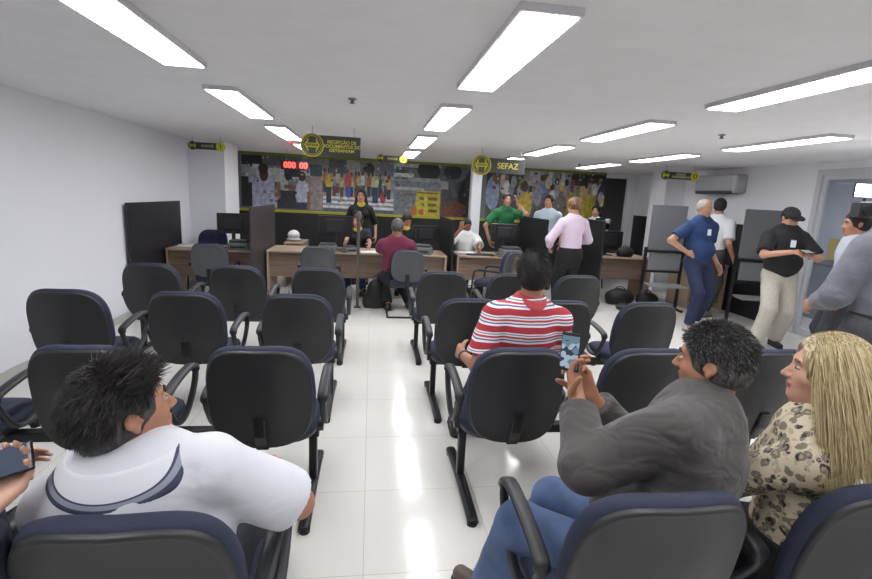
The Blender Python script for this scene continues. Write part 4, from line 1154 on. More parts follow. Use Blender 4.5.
# ------------------------------------------------------------------ visitor chairs and desks
def visitor(name, label, x, y, rz, arms=True, blue='1e2640', shell='4a4c50'):
    t = thing(name, label, 'chair', (x, y, 0), rz, 'chairs at the service desks')
    seat_parts(t, 0, .03, .45, .23, .22); back_parts(t, 0, -.24, .70, math.radians(8), .225, .22, mat(shell, .5), mat(blue, .85))
    for sx in (-1, 1):
        b = tube(B(), spline([(sx*.25, -.26, .014), (sx*.25, .20, .014), (sx*.25, .25, .05), (sx*.25, .22, .36), (sx*.25, .20, .56), (sx*.25, .15, .63), (sx*.25, -.18, .63)], 4), .013, .013, 8)
        link('side_frame', b, METAL, t, True)
        link('arm_pad', box(B(), sx*.25-.024, sx*.25+.024, -.17, .14, .63, .655, .008), ARM, t)
    b = tube(B(), [(-.25, -.26, .014), (.25, -.26, .014)], .013, .013, 8, ref=(0, 0, 1)); link('cross_bar', b, METAL, t); link('cross_bar', tube(B(), [(-.25, .1, .40), (.25, .1, .40)], .012, .012, 8, ref=(0, 0, 1)), METAL, t)
    link('back_bracket', tube(B(), [(0, -.1, .40), (0, -.24, .42), (0, -.26, .6)], .03, .008, 8), METAL, t)
    return t
visitor('visitor_chair', 'dark visitor chair with blue seat before the left desk', -1.98, 6.42, 0)
visitor('visitor_chair', 'grey visitor chair before the long desk, behind the far left seat row', -.67, 6.5, 0)
visitor('visitor_chair', 'grey-backed sled chair under the seated man in maroon shirt', .49, 6.42, 0)
visitor('visitor_chair', 'visitor chair with black arm frame turned sideways before the middle desk', 1.75, 6.6, 1.0)
visitor('office_chair', 'blue chair back behind the left desk near the left pillar', -2.5, 7.85, PI, shell='2c3450')
def desk(name, label, x0, x1, y0, y1, mod=.36, mm=None):
    t = thing(name, label, 'desk', ((x0+x1)/2, (y0+y1)/2, 0)); hx, hy = (x1-x0)/2, (y1-y0)/2
    link('desktop', box(B(), -hx, hx, -hy, hy, .722, .75, .005), WOODL, t)
    for sx in (-1, 1): link('side_panel', box(B(), sx*hx-(.028 if sx > 0 else 0), sx*hx+(.028 if sx < 0 else 0), -hy+.02, hy-.02, 0, .722), WOODL, t)
    link('modesty_panel', box(B(), -hx+.028, hx-.028, -hy+.10, -hy+.12, mod, .722), WOOD, t)
    return t
desk('desk', 'wood-grain desk at far left beside the black divider', -2.755, -1.56, 6.86, 7.5)
desk('desk', 'long wood-grain desk where the man in maroon sits', -1.47, 1.14, 7.02, 7.72)
desk('desk', 'wood-grain desk where the man in white shirt sits', 1.32, 2.52, 7.12, 7.8)
desk('desk', 'wood-grain desk at right with black bags underneath', 3.72, 4.82, 7.58, 8.25)
desk('desk', 'dark brown desk end standing behind the two standing men', 5.15, 5.8, 7.0, 7.6, .1)
desk('side_table', 'small light wood return table behind the far left divider', -1.42, -1.1, 8.1, 8.8)
def divider(name, label, x, y0, y1, z1, m, z0=.0, th=.03, lean=0):
    t = thing(name, label, 'divider', (x, (y0+y1)/2, 0)); d = (y1-y0)/2
    link('panel', box(B(), -th/2, th/2, -d, d, max(z0, .05), z1, .004), m, t)
    b = B()
    for yy in (-d+.06, d-.06): box(b, -th/2-.01, th/2+.01, yy-.03, yy+.03, 0, .05, .004)
    link('foot', b, METAL, t)
divider('desk_divider', 'black divider screen at the left end of the left desk', -2.80, 6.0, 7.55, 1.37, mat('232327', .45))
divider('desk_divider', 'dark grey divider screen between the left desk and long desk', -1.515, 6.35, 7.85, 1.37, mat('3a3437', .45))
divider('desk_divider', 'narrow black divider between the long desk and middle desk', 1.23, 7.1, 8.5, 1.28, BLACKP)
divider('desk_divider', 'black divider screen between the green shirt man and pink shirt woman', 2.6, 6.85, 8.2, 1.36, BLACKP)
divider('desk_divider', 'black divider screen right of the pink shirt woman', 3.5, 6.85, 8.1, 1.38, BLACKP)
def screen(label, x, y, rz, w=.56):
    t = thing('partition_screen', label, 'partition', (x, y, 0), rz); GM = mat('6a6c70', .5)
    link('panel', box(B(), -w/2, w/2, -.015, .015, .96, 1.66, .006), GM, t)
    link('lower_panel', box(B(), -w/2+.04, w/2, -.012, .012, .64, .91, .006), mat('77797d', .5), t)
    link('rail', box(box(B(), -w/2-.04, w/2+.04, -.03, .03, .915, .955, .004), -w/2-.04, w/2+.04, -.02, .02, .60, .635, .004), METAL, t)
    for sx in (-1, 1):
        b = B(); box(b, sx*(w/2+.02)-.02, sx*(w/2+.02)+.02, -.02, .02, .03, 1.0, .004); box(b, sx*(w/2+.02)-.02, sx*(w/2+.02)+.02, -.22, .1, 0, .035, .006); link('leg', b, METAL, t)
    link('shelf', box(B(), -w/2, w/2, -.30, .0, .40, .43, .006), mat('8c8e90', .4), t)
screen('grey partition screen behind the man in blue polo', 4.62, 7.0, -.1)
screen('grey partition screen behind the man in black cap', 5.5, 6.15, -.25, .5)

# things on the desks
def monitor(label, x, y, rz=0, w=.44, hh=.29, z=.75, y0=.13):
    t = thing('monitor', label, 'monitor', (x, y, z), rz, 'monitors on the service desks')
    link('screen_housing', box(B(), -w/2, w/2, -.02, .02, y0, y0+hh, .008), mat('141417', .4), t)
    link('rear_bulge', box(B(), -w*.3, w*.3, -.045, -.019, y0+.06, y0+hh-.05, .012), mat('1b1b1f', .45), t)
    link('screen', box(B(), -w/2+.015, w/2-.015, .0195, .022, y0+.018, y0+hh-.015), mat('30363c', .2), t)
    b = box(B(), -.025, .025, -.03, -.01, .01, y0+.08, .004); link('neck', b, mat('1b1b1f', .45), t)
    link('stand_base', box(B(), -.11, .11, -.1, .09, 0, .014, .005), mat('1b1b1f', .45), t)
monitor('black monitor on the far left desk', -1.95, 7.2, .1, y0=.2)
monitor('black monitor on the long desk left of the seated woman', -.53, 7.35, 0, .5, .31, y0=.2)
monitor('black monitor on the long desk right of the maroon shirt man', .85, 7.5, .15, .4, .28, y0=.13)
monitor('black monitor on the desk in front of the green shirt man', 2.12, 7.5, -.05, .42, .29, y0=.2)
monitor('wide black monitor on the right desk', 4.1, 7.95, 0, .62, .32, y0=.1)
rnd = random.Random(5)
def printer(label, x, y, s=1, rz=0, z=.75):
    t = thing('label_printer', label, 'printer', (x, y, z), rz, 'small machines on the service desks')
    link('casing', box(B(), -.13*s, .13*s, -.1*s, .1*s, 0, .09*s, .015), mat('6b6e70', .5), t); link('lid', box(B(), -.11*s, .11*s, -.07*s, .1*s, .09*s, .125*s, .012), mat('3e4144', .4), t)
    link('paper_slot', box(B(), -.09*s, .09*s, -.104*s, -.098*s, .03*s, .05*s), mat('151515', .5), t)
    b = B(); tube(b, spline([(-.1*s, -.1*s, .01), (-.16*s, -.14*s, .01), (-.2*s, -.04*s, .012), (-.26*s, -.1*s, .01)], 5), .005, .005, 6, ref=(0, 0, 1)); link('cable', b, mat('222222', .6), t)
printer('grey label printer on the far left desk', -1.82, 6.98, 1.1)
printer('grey label printer on the long desk beside the monitor', -.62, 7.12, 1.0)
printer('small grey device on the long desk left of the seated woman', -.3, 7.14, .75, .4)
printer('grey label printer on the long desk right of the maroon shirt man', .78, 7.2, 1.15, -.2)
printer('grey label printer on the middle desk below the monitor', 2.17, 7.22, 1.25)
def keyboard(label, x, y, rz=0):
    t = thing('keyboard', label, 'keyboard', (x, y, .75), rz, 'keyboards on the service desks')
    link('tray', box(B(), -.22, .22, -.07, .07, 0, .018, .005), mat('1a1a1d', .5), t); b = B()
    for j in range(5):
        for i in range(14): box(b, -.205+i*.0295, -.205+i*.0295+.024, -.055+j*.023, -.055+j*.023+.018, .018, .023)
    link('keys', b, mat('26262a', .5), t)
keyboard('black keyboard on the middle desk before the white shirt man', 1.7, 7.26)
def mouse(label, x, y):
    t = thing('computer_mouse', label, 'mouse', (x, y, .75)); b = ellip(B(), (0, 0, .012), (.03, .05, .02)); link('shell', b, mat('18181a', .4), t); b = ellip(B(), (0, .025, .03), (.004, .01, .006), 8); link('wheel', b, mat('555555', .5), t)
mouse('black mouse on the far left desk', -2.13, 7.02); mouse('black mouse on the left of the long desk', -.95, 7.2)
def papers(label, x, y, rz, w=.3, d=.21, z=.75, n=4):
    t = thing('paper_stack', label, 'papers', (x, y, z), rz)
    b = B()
    for i in range(n): box(b, -w/2, w/2, -d/2, d/2, i*.003, i*.003+.0025, M=Matrix.Rotation(.06*i, 4, 'Z'))
    link('sheets', b, mat('e8e8ea', .7), t)
papers('white papers on the left end of the far left desk', -2.5, 7.22, .1, .42, .3); papers('white papers on the long desk beside the maroon shirt man', .0, 7.15, .2)
papers('white papers in front of the man in white shirt', 1.5, 7.52, -.1)
t = thing('white_helmet', 'white round object on the small table behind the left divider', 'helmet', (-1.3, 8.4, .75))
link('dome', ellip(B(), (0, 0, .1), (.1, .12, .09)), mat('cfcfd0', .35), t); link('rim', ellip(B(), (0, 0, .035), (.12, .14, .02)), mat('c4c4c6', .4), t)
def bag(label, x, y, z, w, d, hh, rz=0, m='141416'):
    t = thing('bag', label, 'bag', (x, y, z), rz); g = V(x, y, z)
    surf('bag_body', [ell((0, 0, hh*.45), (w/2, d/2, hh*.55), None, .03), cone((-w*.3, 0, hh*.2), (w*.3, 0, hh*.2), hh*.28, hh*.25, .04)], .012, mat(m, .6, bump=.2, bscale=30), t, None, [((0, 0, .002), (0, 0, -1))], .005)
    b = tube(B(), spline([(-w*.22, 0, hh*.85), (-w*.1, 0, hh*1.1), (w*.1, 0, hh*1.1), (w*.22, 0, hh*.85)], 5), .014, .006, 8, ref=(0, 1, 0)); link('strap', b, mat('1d1d20', .6), t, True)
bag('black bag on the floor under the right desk', 4.15, 7.35, 0, .5, .3, .26); bag('black backpack on the floor under the right desk, nearer the screen', 4.62, 7.3, 0, .42, .3, .22, .3)
bag('black camera bag lying flat before the right desk', 4.05, 6.95, 0, .4, .22, .1, .4, '2a2826')
bag('black bag on the floor left of the man in maroon shirt', .1, 6.78, 0, .3, .26, .42); bag('black bag on the floor by the middle desk', 1.62, 7.45, 0, .42, .25, .2)
bag('black bag on the right desk before the monitor', 4.38, 7.75, .75, .3, .2, .17)
# video camera on a tripod head standing on right desk
t = thing('video_camera', 'black video camera standing above the right desk monitor', 'camera', (4.28, 8.62, 0), .2)
b = B()
for a in (0, 2.1, 4.2): tube(b, [(0, 0, 1.1), (.24*math.cos(a), .24*math.sin(a), .01)], .013, .013, 8, ref=(0, 0, 1))
link('tripod', b, METAL, t)
link('camera_body', box(box(B(), -.09, .09, -.15, .15, 1.16, 1.3, .015), -.02, .02, -.1, .1, 1.3, 1.37, .01), mat('18181a', .4), t); link('camera_lens', cyl(B(), (0, -.15, 1.23), (0, -.24, 1.23), .045, .05), mat('101012', .2), t)
link('viewfinder', box(B(), -.2, -.09, -.02, .1, 1.25, 1.33, .01), mat('2a2a2d', .4), t)
link('light_head', box(B(), .09, .16, -.12, -.04, 1.28, 1.36, .01), mat('b8bcc0', .4), t)
# thin post standing before the long desk
t = thing('queue_post', 'thin olive-grey post with pointed top standing in the aisle', 'post', (-.17, 6.75, 0))
link('pole', cyl(B(), (0, 0, .02), (0, 0, 1.28), .022, n=14), mat('55534a', .5), t); link('base', cyl(B(), (0, 0, 0), (0, 0, .02), .05, n=24), mat('3a3a36', .4), t)
link('finial', ellip(B(), (0, 0, 1.3), (.045, .03, .07)), mat('5a5850', .5), t)
# ------------------------------------------------------------------ people
BLK = hair_mat('0b0909', '201b19', .65); DARKH = hair_mat('120e0c', '2c2522', .65); GREYH = hair_mat('161415', '63605f', .5, (60, 60, 12)); SALTH = hair_mat('141110', '4a4543', .5, (30, 30, 10)); WHH = hair_mat('77706a', 'a8a29c', .6, (60, 60, 20)); BLONDE = hair_mat('765f3e', 'dccba2', .4, (70, 70, .5)); BROWNH = hair_mat('3a2418', '8a6844', .45)
rng = np.random.default_rng(7)
def fringe(J, n, length, m, test, **kw):
    H, RH = J['H'], J['RH']; p, nn = sample_head(H, RH, n, rng, test, kw.pop('grow', .006)); comb = kw.pop('comb', (0, -.6, -.5)); cd = np.tile(V(comb), (len(p), 1))
    if kw.pop('radial', False): cd = nn*.2+np.cross(nn, np.cross(V(comb), nn))
    strands('hair_strands', H+p@RH.T, nn@RH.T, cd@RH.T, length, m, J['hair'], J['Minv'], rng=rng, **kw)
hairline = lambda p: (p[:, 2] > .83*p[:, 1]+.005) & (p[:, 2] > -.07)
# man in white polo, near left
SKIN = 'a8765c'
J = person('person', 'man in white polo with navy-trimmed collar, seated nearest left, seen from behind', 0, (-.52, 1.15, .47), lean=.0, side=-.10, head=(-.80, .16, -.05), g=1.26, h=.006, spine=.47, base=(-.52, 1.15, 0),
  hl=(-.82, 1.62, .56), hr=(-.26, 1.50, .66), el=(-1, -.2, -.6), er=(1, -.1, -.6), fl=(-.68, 1.82, .09), fr=(-.38, 1.86, .09), hoff=(-.02, .0, -.02), shrug=(-.01, .05),
  top=dict(m=cloth_mat('cfd0d7', .022, 3.6), sleeve=.88, hem=-.06, noise=.006, ns=.55, name='polo_shirt', loose=.02, collar='d3d4da', cr=1.3, bands=('3c4058', '8a8e9c')), bottom=dict(m='23252e'), shoes='1c1a1a', hair=dict(m=SALTH, th=.007, noise=.004))
for sg in (-1, 1):
    e = J['Sh'][sg]+(J['El'][sg]-J['Sh'][sg])*.86; e2 = J['Sh'][sg]+(J['El'][sg]-J['Sh'][sg])*.885
    surf('sleeve_cuff', [cone(e, e2, .0765, .0765, .004, cap=True)], .005, mat('5f6473', .8), J['root'], J['Minv'], [(e, e-e2)])
n_ = 60; u = nrm(J['H']-J['N']); pts = [J['N']+J['r']*math.cos(i*2*PI/n_)*.074+J['f']*(math.sin(i*2*PI/n_)*.085+.012)+u*(.052-.05*(.5+.5*math.sin(i*2*PI/n_))) for i in range(n_)]
b = tube(B(), [Vector(J['Minv'][:3, :3]@p+J['Minv'][:3, 3]) for p in pts], .0022, .0022, 6, True, ref=(0, 0, 1)); link('necklace', b, mat('c9a24a', .25, 1), J['root'], True)
fringe(J, 8000, .024, [mat(c, .45) for c in ('191615', '211d1c', '151312', '2c2826', '46413e')], hairline, comb=(0, -.4, -.6), lift=.12, jit=.22, w=.0012, grow=.006, radial=True)
fringe(J, 900, .045, [mat(c, .45) for c in ('191615', '2c2826', '4a4543')], lambda p: (p[:, 2] > .07) & (p[:, 1] > -.03), comb=(.1, .7, .3), lift=.4, jit=.35, w=.0014, grow=.008)
# man in grey shirt filming, near right
ph = (.735, 1.60, 1.075)
J = person('person', 'man in dark grey shirt and jeans filming with a phone, nearest right row', .62, (.95, 1.22, .50), lean=-.02, side=.24, belly=.09, head=(.10, -.05, -.05), g=1.27, h=.006, spine=.51, base=(.95, 1.22, 0), shrug=(.04, .03), twist=.05,
  hl=(.72, 1.47, .96), hr=(.79, 1.52, .95), el=(-.9, -.1, -.75), er=(.5, -.2, -1), fl=(.50, 1.60, .10), fr=(.70, 1.78, .09), kl=(-.35, .3, 1), kr=(-.2, .6, .5),
  hdl=dict(d=(-.12, .25, 1), n=(.5, -.6, .1), curl=.45, spread=1.1, thumb=.5, ts=-1), hdr=dict(d=(-.5, .15, 1), n=(-.6, -.6, .1), curl=.55, spread=1, thumb=.2),
  top=dict(m=cloth_mat('4a4645', .045, 5), sleeve=1.80, hem=-.19, noise=.010, ns=.6, name='long_sleeved_shirt', loose=.022, seed=2.2, off=.016, collar='55514f', cr=1.22), bottom=dict(m=mat('566a90', .85, bump=.3, bscale=22, var=.22, vscale=9), loose=.02), shoes='5c5048', hair=dict(m=GREYH, th=.007, noise=.003), skin='b07c60', hoff=(.03, .0, .005))
fringe(J, 8500, .016, [mat(c, .45) for c in ('1d1a19', '262322', '191716', '3a3736', '2a2726', '7a7774')], hairline, comb=(0, -.3, -.6), lift=.12, jit=.25, w=.0011, grow=.006, radial=True)
GJ = J
# blonde woman
J = person('person', 'blonde woman in leopard-print blouse seated right of the grey shirt man', .95, (1.44, 1.27, .50), lean=-.02, side=.02, head=(.02, .04, .0), g=1.12, h=.006, female=True, spine=.47, base=(1.40, 1.29, 0), twist=-.05,
  hl=(1.12, 1.55, .60), hr=(1.32, 1.68, .60), el=(-.6, -.8, -1), er=(.5, -.2, -1), fl=(1.1, 1.85, .09), fr=(1.35, 1.95, .09), hoff=(.03, .0, .0),
  top=dict(m=leopard_mat(), sleeve=1.6, hem=-.10, noise=.004, name='blouse', loose=.014), bottom=dict(m='17171a'), shoes='1c1a1a', hair=dict(m=BLONDE, th=.016, noise=.002, k='long', len=.34, brow='6a5238'), skin='cf9e88')
def long_strands(J, n, m, L=.36):
    H, RH = J['H'], J['RH']; p, nn = sample_head(H, RH, n, rng, lambda p: (p[:, 2] > .83*p[:, 1]-.01) & (p[:, 2] > -.02) & (p[:, 1] < .055), .018)
    side = np.stack([np.sign(p[:, 0])*.5, -.25+0*p[:, 0], -1+0*p[:, 0]], 1); side += nn*.1; cd = side/np.linalg.norm(side, axis=1)[:, None]
    strands('hair_strands', H+p@RH.T, nn@RH.T, cd@RH.T, L, m, J['hair'], J['Minv'], w=.0012, seg=10, grav=.9, jit=.06, rng=rng, lift=.15, wav=.11)
long_strands(J, 9000, [mat(c, .38) for c in ('d2c096', 'bda878', 'e0d2aa', '9a8256', 'cbb88c', '7c6440')])
# man in striped shirt
J = person('person', 'man in red and white striped polo seated in the second right row, seen from behind', .0, (.82, 2.43, .515), lean=-.02, side=.07, head=(-.30, -.03, .0), g=1.0, h=.008, spine=.565, base=(.76, 2.43, 0),
  hl=(.545, 2.62, .72), hr=(.98, 2.75, .62), el=(-.35, -.8, -1), er=(.5, -.5, -1), fl=(.62, 3.02, .09), fr=(.92, 3.02, .09),
  top=dict(m=stripe_mat(), sleeve=.8, hem=-.12, noise=.003, name='striped_polo', loose=.02, collar='b8484c', cw=1.05), bottom=dict(m='2b2f44'), shoes='1c1a1a', hair=dict(m=BLK, th=.014, noise=.003), skin='a8765c')
fringe(J, 3500, .026, BLK, hairline, comb=(0, -.3, -.6), lift=.12, jit=.25, w=.0013, grow=.007, radial=True)
w0 = J['Wr'][-1]; d0 = nrm(J['El'][-1]-w0)
surf('watch', [cone(w0+d0*.03, w0+d0*.052, .035, .036, .003, cap=True)], .004, mat('5a5a5c', .4, .5), J['root'], J['Minv'], [(w0+d0*.03, -d0)])
H, RH = J['H'], J['RH']
b = B()
for sx in (-1, 1): tube(b, [Vector(J['Minv'][:3, :3]@(H+RH@V(*q))+J['Minv'][:3, 3]) for q in ((sx*.082, -.02, .014), (sx*.080, .04, .012), (sx*.062, .098, .010), (sx*.012, .108, .008))], .0022, .0022, 6, ref=(0, 0, 1))
link('glasses', b, mat('1a1a1c', .3), J['root'])
# person at the left edge in navy with phone
J = person('person', 'person in navy jacket at the left edge looking at a phone', -.25, (-1.12, 1.2, .50), lean=-.02, side=-.05, head=(0, -.3, 0), g=1.05, h=.007, spine=.46, base=(-1.12, 1.2, 0),
  hl=(-1.2, 1.55, .68), hr=(-.80, .99, .92), el=(-.7, -.5, -1), er=(.7, -.4, -1), fl=(-1.25, 1.8, .09), fr=(-1.0, 1.85, .09), hdr=dict(d=(.35, .75, .45), n=(-.1, -.55, .75), curl=.5, spread=1.0, ts=-1),
  top=dict(m=mat('1f2436', .8, bump=.3, bscale=12), sleeve=1.85, hem=-.1, noise=.004, name='jacket', loose=.02, collar='1f2436'), bottom=dict(m='15161c'), shoes='1c1a1a', hair=dict(m=BLK), skin='c79a84')
NJ = J
def phone(label, c, R, on=True):
    t = thing('smartphone', label, 'phone', tuple(c)); t.rotation_euler = Matrix(R).to_euler()
    link('phone_case', box(B(), -.034, .034, -.0045, .0045, -.066, .066, .004), mat('141416', .3), t)
    if on: link('phone_screen', box(B(), -.030, .030, -.0056, -.0046, -.056, .056), SCREEN if on == 1 else mat('1c2c46', .4, spec=.2), t)
    link('camera_lens', cyl(B(), (.018, .0045, .05), (.018, .006, .05), .005), mat('30343c', .1), t)
SCREEN = bpy.data.materials.new('phone_screen'); SCREEN.use_nodes = True; nt, bb = nodes_of(SCREEN)
tc = nt.nodes.new('ShaderNodeTexCoord'); nz = nt.nodes.new('ShaderNodeTexVoronoi'); nz.inputs['Scale'].default_value = 55; nt.links.new(tc.outputs['Object'], nz.inputs['Vector'])
rr = ramp(nt, [(0, '2c3644'), (.35, '5c7484'), (.6, '93a4b0'), (.8, '33404c')]); nt.links.new(nz.outputs['Color'], rr.inputs[0]); nt.links.new(rr.outputs[0], bb.inputs['Base Color']); nt.links.new(rr.outputs[0], bb.inputs['Emission Color']); bb.inputs['Emission Strength'].default_value = .35; bb.inputs['Roughness'].default_value = .1
phone('phone held upright by the man in grey shirt', (.688, 1.49, 1.118), rotm(-.75, -.15, -.05), 1)
w = NJ['Wr'][1]; d_ = nrm((.35, .75, .45)); n_ = nrm((.15, -.65, .70)); z_ = nrm((.85, .35, .2)); z_ = nrm(z_-n_*(z_@n_)); y_ = -n_
phone('phone held in the hand at the left edge', w+d_*.10+n_*.036+V(-.03, 0, .01), np.stack([np.cross(y_, z_), y_, z_], 1), 2)

# ---- the people by the desks
def P2(label, rz, P, **k):
    k.setdefault('h', .010); return person('person', label, rz, P, **k)
# man in blue polo, hand on hip
J = P2('man in blue polo and navy trousers standing with hand on hip', PI+.12, (4.38, 5.88, .96), lean=-.05, head=(.02, -.1, 0), g=1.10, belly=.03, s=1.05, twist=.0,
  hr=(4.17, 5.81, 1.05), er=(1.2, -.5, .05), hdr=dict(d=(.75, -.3, -.25), n=(.1, .6, .1), curl=.3), fl=(4.58, 6.0, .09), fr=(4.26, 5.70, .09),
  top=dict(m='1d3763', sleeve=.72, hem=-.10, noise=.002, name='polo_shirt', collar='172a4c'), bottom=dict(m='222a48'), shoes='b8b8b8', hair=dict(m=WHH, k='bald', th=.004, brow='77706a'), skin='b08268')
b = B(); g_ = J['N']; 
def badge(J, off=.16, c='c8ccd4'):
    N, u, f, r = J['N'], J['u'], J['f'], J['r']; b = B(); T = lambda p: Vector(J['Minv'][:3, :3]@p+J['Minv'][:3, 3]); fo = J.get('fo', .135)
    tube(b, [T(N+r*.06+f*.05+u*.0), T(N+f*(fo-.01)-u*.12), T(N+f*fo-u*off)], .006, .0015, 6); tube(b, [T(N-r*.06+f*.05), T(N+f*(fo-.01)-u*.12), T(N+f*fo-u*off)], .006, .0015, 6)
    link('lanyard', b, mat(c, .6), J['root']); b = B(); c0 = N+f*(fo+.004)-u*(off+.03)
    vs = [T(c0+r*a*.028+u*q*.04) for a, q in ((-1, -1), (1, -1), (1, 1), (-1, 1))]; v2 = [T(c0+f*.004+r*a*.028+u*q*.04) for a, q in ((-1, -1), (1, -1), (1, 1), (-1, 1))]
    A_ = [b.verts.new(v) for v in vs]; B_ = [b.verts.new(v) for v in v2]; b.faces.new(A_); b.faces.new(B_)
    for i in range(4): b.faces.new((A_[i], A_[(i+1) % 4], B_[(i+1) % 4], B_[i]))
    link('badge', b, mat('dfe6f0', .5), J['root'])
J['fo'] = .14; badge(J, .13)
# man in white polo behind him
P2('man in white polo and dark trousers standing behind the blue polo man', -1.2, (5.17, 6.62, .99), lean=-.02, head=(.6, -.1, 0), g=1.0, s=1.06, fl=(5.22, 6.74, .09), fr=(5.12, 6.54, .09),
  top=dict(m='d3d5da', sleeve=.8, hem=-.12, name='polo_shirt', loose=.016), bottom=dict(m='3a3a40'), shoes='8a8d76', hair=dict(m=BLK), skin='b08268')
# man in black cap writing
J = P2('man in black cap, black polo and beige trousers standing and writing notes', PI-.3, (4.86, 5.05, .93), lean=-.03, head=(.15, -.45, .05), g=1.22, belly=.05, s=1.0, hr=(4.68, 4.77, 1.20), hl=(4.88, 4.72, 1.17), er=(1, -.5, -.5), el=(-1, -.5, -.5),
  hdr=dict(d=(.9, -.3, .2), n=(.1, .2, -1), curl=.8), hdl=dict(d=(-.9, -.3, .0), n=(0, 0, 1), curl=.5), fl=(5.0, 5.1, .09), fr=(4.66, 5.0, .09),
  top=dict(m='17171a', sleeve=.85, hem=-.10, name='polo_shirt', loose=.02, collar='131315'), bottom=dict(m='b3ada2', loose=.03), shoes='2a2a2e', hair=dict(m=BLK, th=.004), skin='b88a70')
H, RH = J['H'], J['RH']
cp = surf('cap', [ell(H+RH@V(0, -.012, .045), (.088, .108, .085), RH), cone(H+RH@V(-.04, .085, .052), H+RH@V(.04, .085, .052), .055, .055, .01, (RH[:, 2], .16)), cone(H+RH@V(-.03, .12, .048), H+RH@V(.03, .12, .048), .045, .045, .01, (RH[:, 2], .16))], .006, mat('1e1e22', .7), J['root'], J['Minv'], [(H+RH@V(0, 0, .035), -RH[:, 2])])
J['fo'] = .17; badge(J, .12, '9aa2ae')
t = thing('notepad', 'small dark notepad held by the man in black cap', 'notepad', (4.77, 4.66, 1.21), .1); t.rotation_euler = (.3, 0, .1)
link('cover', box(B(), -.06, .06, -.045, .045, 0, .012, .003), mat('1a1a1c', .5), t); link('page', box(B(), -.055, .055, -.04, .04, .012, .016), mat('9a9c9e', .7), t)
# man in grey shirt at the right edge
J = P2('man in light grey shirt and grey trousers at the right edge, seen from behind', -.15, (3.06, 2.40, 1.0), lean=-.02, side=0, head=(-.5, -.1, 0), g=1.16, h=.008, s=1.07, hl=(2.90, 2.72, 1.05), el=(-.5, -.3, -1), hr=(3.2, 2.75, 1.1), fl=(2.88, 2.42, .09), fr=(3.14, 2.5, .09),
  top=dict(m=cloth_mat('6c6d77', .03, 4), sleeve=1.7, hem=-.02, name='shirt', loose=.024, noise=.005, collar='74757f'), bottom=dict(m='4a4b50', loose=.024), shoes='1c1a1a', hair=dict(m=GREYH), skin='b08268')
u, P_ = J['u'], J['P']
surf('belt', [cone(P_+u*.025, P_+u*.065, .186, .186, .004, (J['f'], .72), cap=True)], .006, mat('1c1816', .5), J['root'], J['Minv'], [(P_+u*.025, -u)])
# camera operator beyond
J = P2('dark-haired camera operator behind the grey shirt man at the right edge', 1.0, (4.64, 4.05, .92), head=(.1, -.1, 0), s=.98, top=dict(m='a9adb8', sleeve=.8, hem=-.1), bottom=dict(m='2a2c33'), shoes='1c1a1a', hair=dict(m=BLK), skin='a8765c')
t = thing('shoulder_camera', 'black video camera with bright lamp on the shoulder of the operator at right edge', 'camera', (4.50, 3.92, 1.68), 2.5)
link('camera_body', box(B(), -.055, .055, -.16, .18, -.06, .08, .012), mat('232427', .4), t); link('camera_lens', cyl(B(), (0, .18, 0), (0, .28, 0), .04, .045), mat('101012', .2), t)
link('lamp_housing', box(B(), -.09, .09, -.03, .02, .12, .25, .01), mat('202022', .4), t); link('lamp_bracket', box(B(), -.01, .01, -.01, .01, .08, .13), METAL, t)
link('lamp_lens', box(box(B(), -.08, .08, .0205, .024, .13, .24), -.08, .08, -.034, -.0305, .13, .24), mat('f4f8ff', .3, emit=25), t)
# woman in pink shirt
J = P2('woman in pale pink shirt and black trousers standing with her back turned', .1, (2.80, 6.42, .93), lean=-.02, head=(.25, -.15, 0), g=1.04, female=True, s=1.0, hl=(2.56, 6.6, .98), el=(-1, -.3, -.9), hr=(2.98, 6.75, 1.05), er=(1, -.3, -.9),
  top=dict(m='d2bfd0', sleeve=1.75, hem=-.02, name='shirt', loose=.018, collar='d8c6d6'), bottom=dict(m='131316', loose=.03), shoes='1c1a1a', hair=dict(m=BROWNH, k='tied', th=.012), skin='c09078')
# green polo man touching ear
P2('man in green polo standing behind the middle desk with hand raised to his ear', PI+.05, (2.34, 8.25, .97), head=(.0, .0, 0), g=.92, s=1.0, hl=(2.50, 8.13, 1.56), el=(-.8, .2, -1.6), hdl=dict(d=(-.1, .05, 1), n=(-1, .2, 0), curl=.4), hr=(2.05, 8.15, .92), er=(1, -.1, -.3),
  top=dict(m='1c6a3c', sleeve=.8, hem=-.12, name='polo_shirt', loose=.018, collar='1a5a36'), bottom=dict(m='2a2c33'), shoes='1c1a1a', hair=dict(m=BLK, th=.008), skin='b08268')
# seated man in white shirt, hand on face
P2('man in white shirt seated at the middle desk resting hand on face', PI+.1, (1.62, 8.0, .52), lean=-.14, head=(.1, -.35, 0), g=1.08, hl=(1.75, 7.55, .79), el=(-1, -.1, -.5), hr=(1.47, 7.82, 1.10), er=(.9, .1, -1), hdr=dict(d=(.15, -.0, 1), n=(.1, .9, 0), curl=.5), fl=(1.8, 7.55, .09), fr=(1.5, 7.55, .09),
  top=dict(m='dadada', sleeve=.95, hem=-.05, name='shirt', loose=.024, collar='e2e2e2'), bottom=dict(m='2a2c33'), shoes='1c1a1a', hair=dict(m=DARKH, th=.006), skin='8a5f4c')
# standing woman in black
P2('woman in black top with yellow neckline and long dark hair standing at the back', PI, (-.18, 8.62, .93), head=(-.1, -.05, 0), female=True, s=.97, g=1.0, el=(-.5, -.5, -1), er=(.5, -.5, -1),
  top=dict(m='131316', sleeve=1.0, hem=-.1, name='top', collar='a8982c', cr=.82), bottom=dict(m='2c4468'), shoes='1c1a1a', hair=dict(m=BLK, k='long', th=.012, len=.36), skin='b98c74')
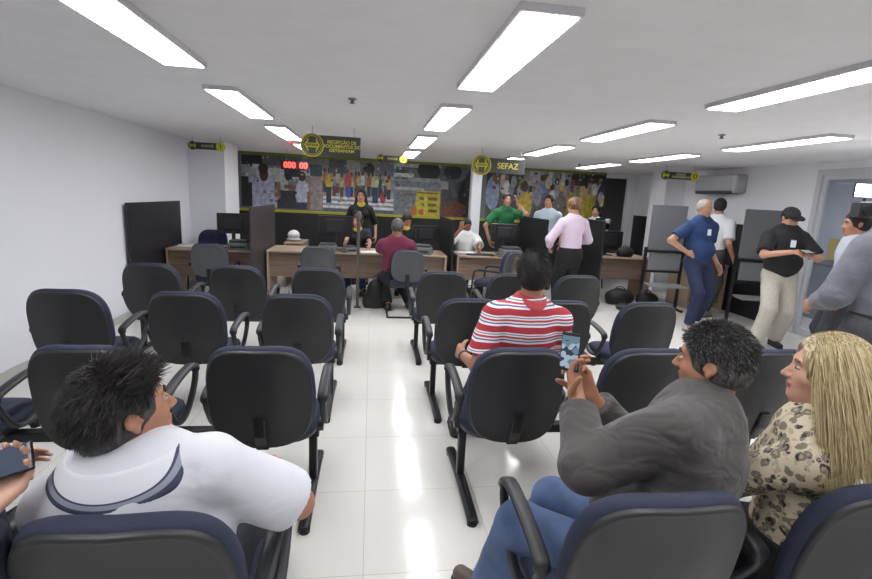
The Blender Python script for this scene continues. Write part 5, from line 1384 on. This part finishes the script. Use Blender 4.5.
# seated woman
P2('woman in black and yellow top seated at the long desk behind the thin post', PI-.2, (-.22, 8.12, .52), lean=-.1, head=(-.3, -.1, 0), female=True, s=.97, hl=(-.02, 7.62, .79), hr=(-.42, 7.5, .79), fl=(-.1, 7.62, .09), fr=(-.35, 7.6, .09), el=(-.7, -.6, -1), er=(.7, -.6, -1),
  top=dict(m='16161a', sleeve=.7, hem=-.08, name='top', collar='a8982c', cr=.82), bottom=dict(m='2c4468'), shoes='1c1a1a', hair=dict(m=BLK, k='tied', th=.010), skin='b98c74')
# seated man in black facing the maroon man
P2('man in black shirt with yellow collar seated across the desk from the maroon man', PI-.1, (.60, 8.15, .55), lean=-.12, head=(.25, -.45, .05), g=1.05, hl=(.8, 7.6, .79), hr=(.36, 7.6, .79), fl=(.7, 7.75, .09), fr=(.45, 7.75, .09), el=(-.7, -.4, -1), er=(.7, -.4, -1),
  top=dict(m='141417', sleeve=.8, hem=-.08, name='polo_shirt', collar='b09a34', cr=.85), bottom=dict(m='1c1c20'), shoes='1c1a1a', hair=dict(m=BLK), skin='a8765c')
# maroon man
P2('man in maroon shirt with greying hair seated at the long desk, seen from behind', .15, (.33, 6.46, .55), lean=-.20, head=(-.1, -.35, 0), g=1.08, hl=(.12, 6.92, .79), hr=(.62, 7.12, .79), el=(-1, -.3, -.8), er=(1, -.3, -.5), fl=(.26, 6.62, .09), fr=(.58, 6.72, .09), hdl=dict(d=(.3, .7, .1), n=(0, 0, -1), curl=.4), hdr=dict(d=(-.2, .7, .05), n=(0, 0, -1), curl=.4),
  top=dict(m='6e2440', sleeve=.85, hem=-.1, name='shirt', loose=.02), bottom=dict(m='1a1a1f', loose=.02), shoes='151517', hair=dict(m=GREYH, th=.006), skin='a8765c')
# light blue man
P2('dark-haired man in light blue shirt standing behind the pink shirt woman', PI-.5, (3.25, 8.6, .96), head=(-.2, 0, 0), s=1.02, g=.95, top=dict(m='a9b6c0', sleeve=.8, hem=-.1), bottom=dict(m='2a2c33'), shoes='1c1a1a', hair=dict(m=BLK, th=.010), skin='b08268')
P2('person with tied dark hair in white shirt standing near the corridor', PI-.9, (4.50, 9.25, .88), head=(.2, -.1, 0), s=.93, g=.92, female=True, top=dict(m='c9ced4', sleeve=.8, hem=-.1), bottom=dict(m='2a2c33'), shoes='1c1a1a', hair=dict(m=BLK, k='bun', th=.008), skin='b08268')
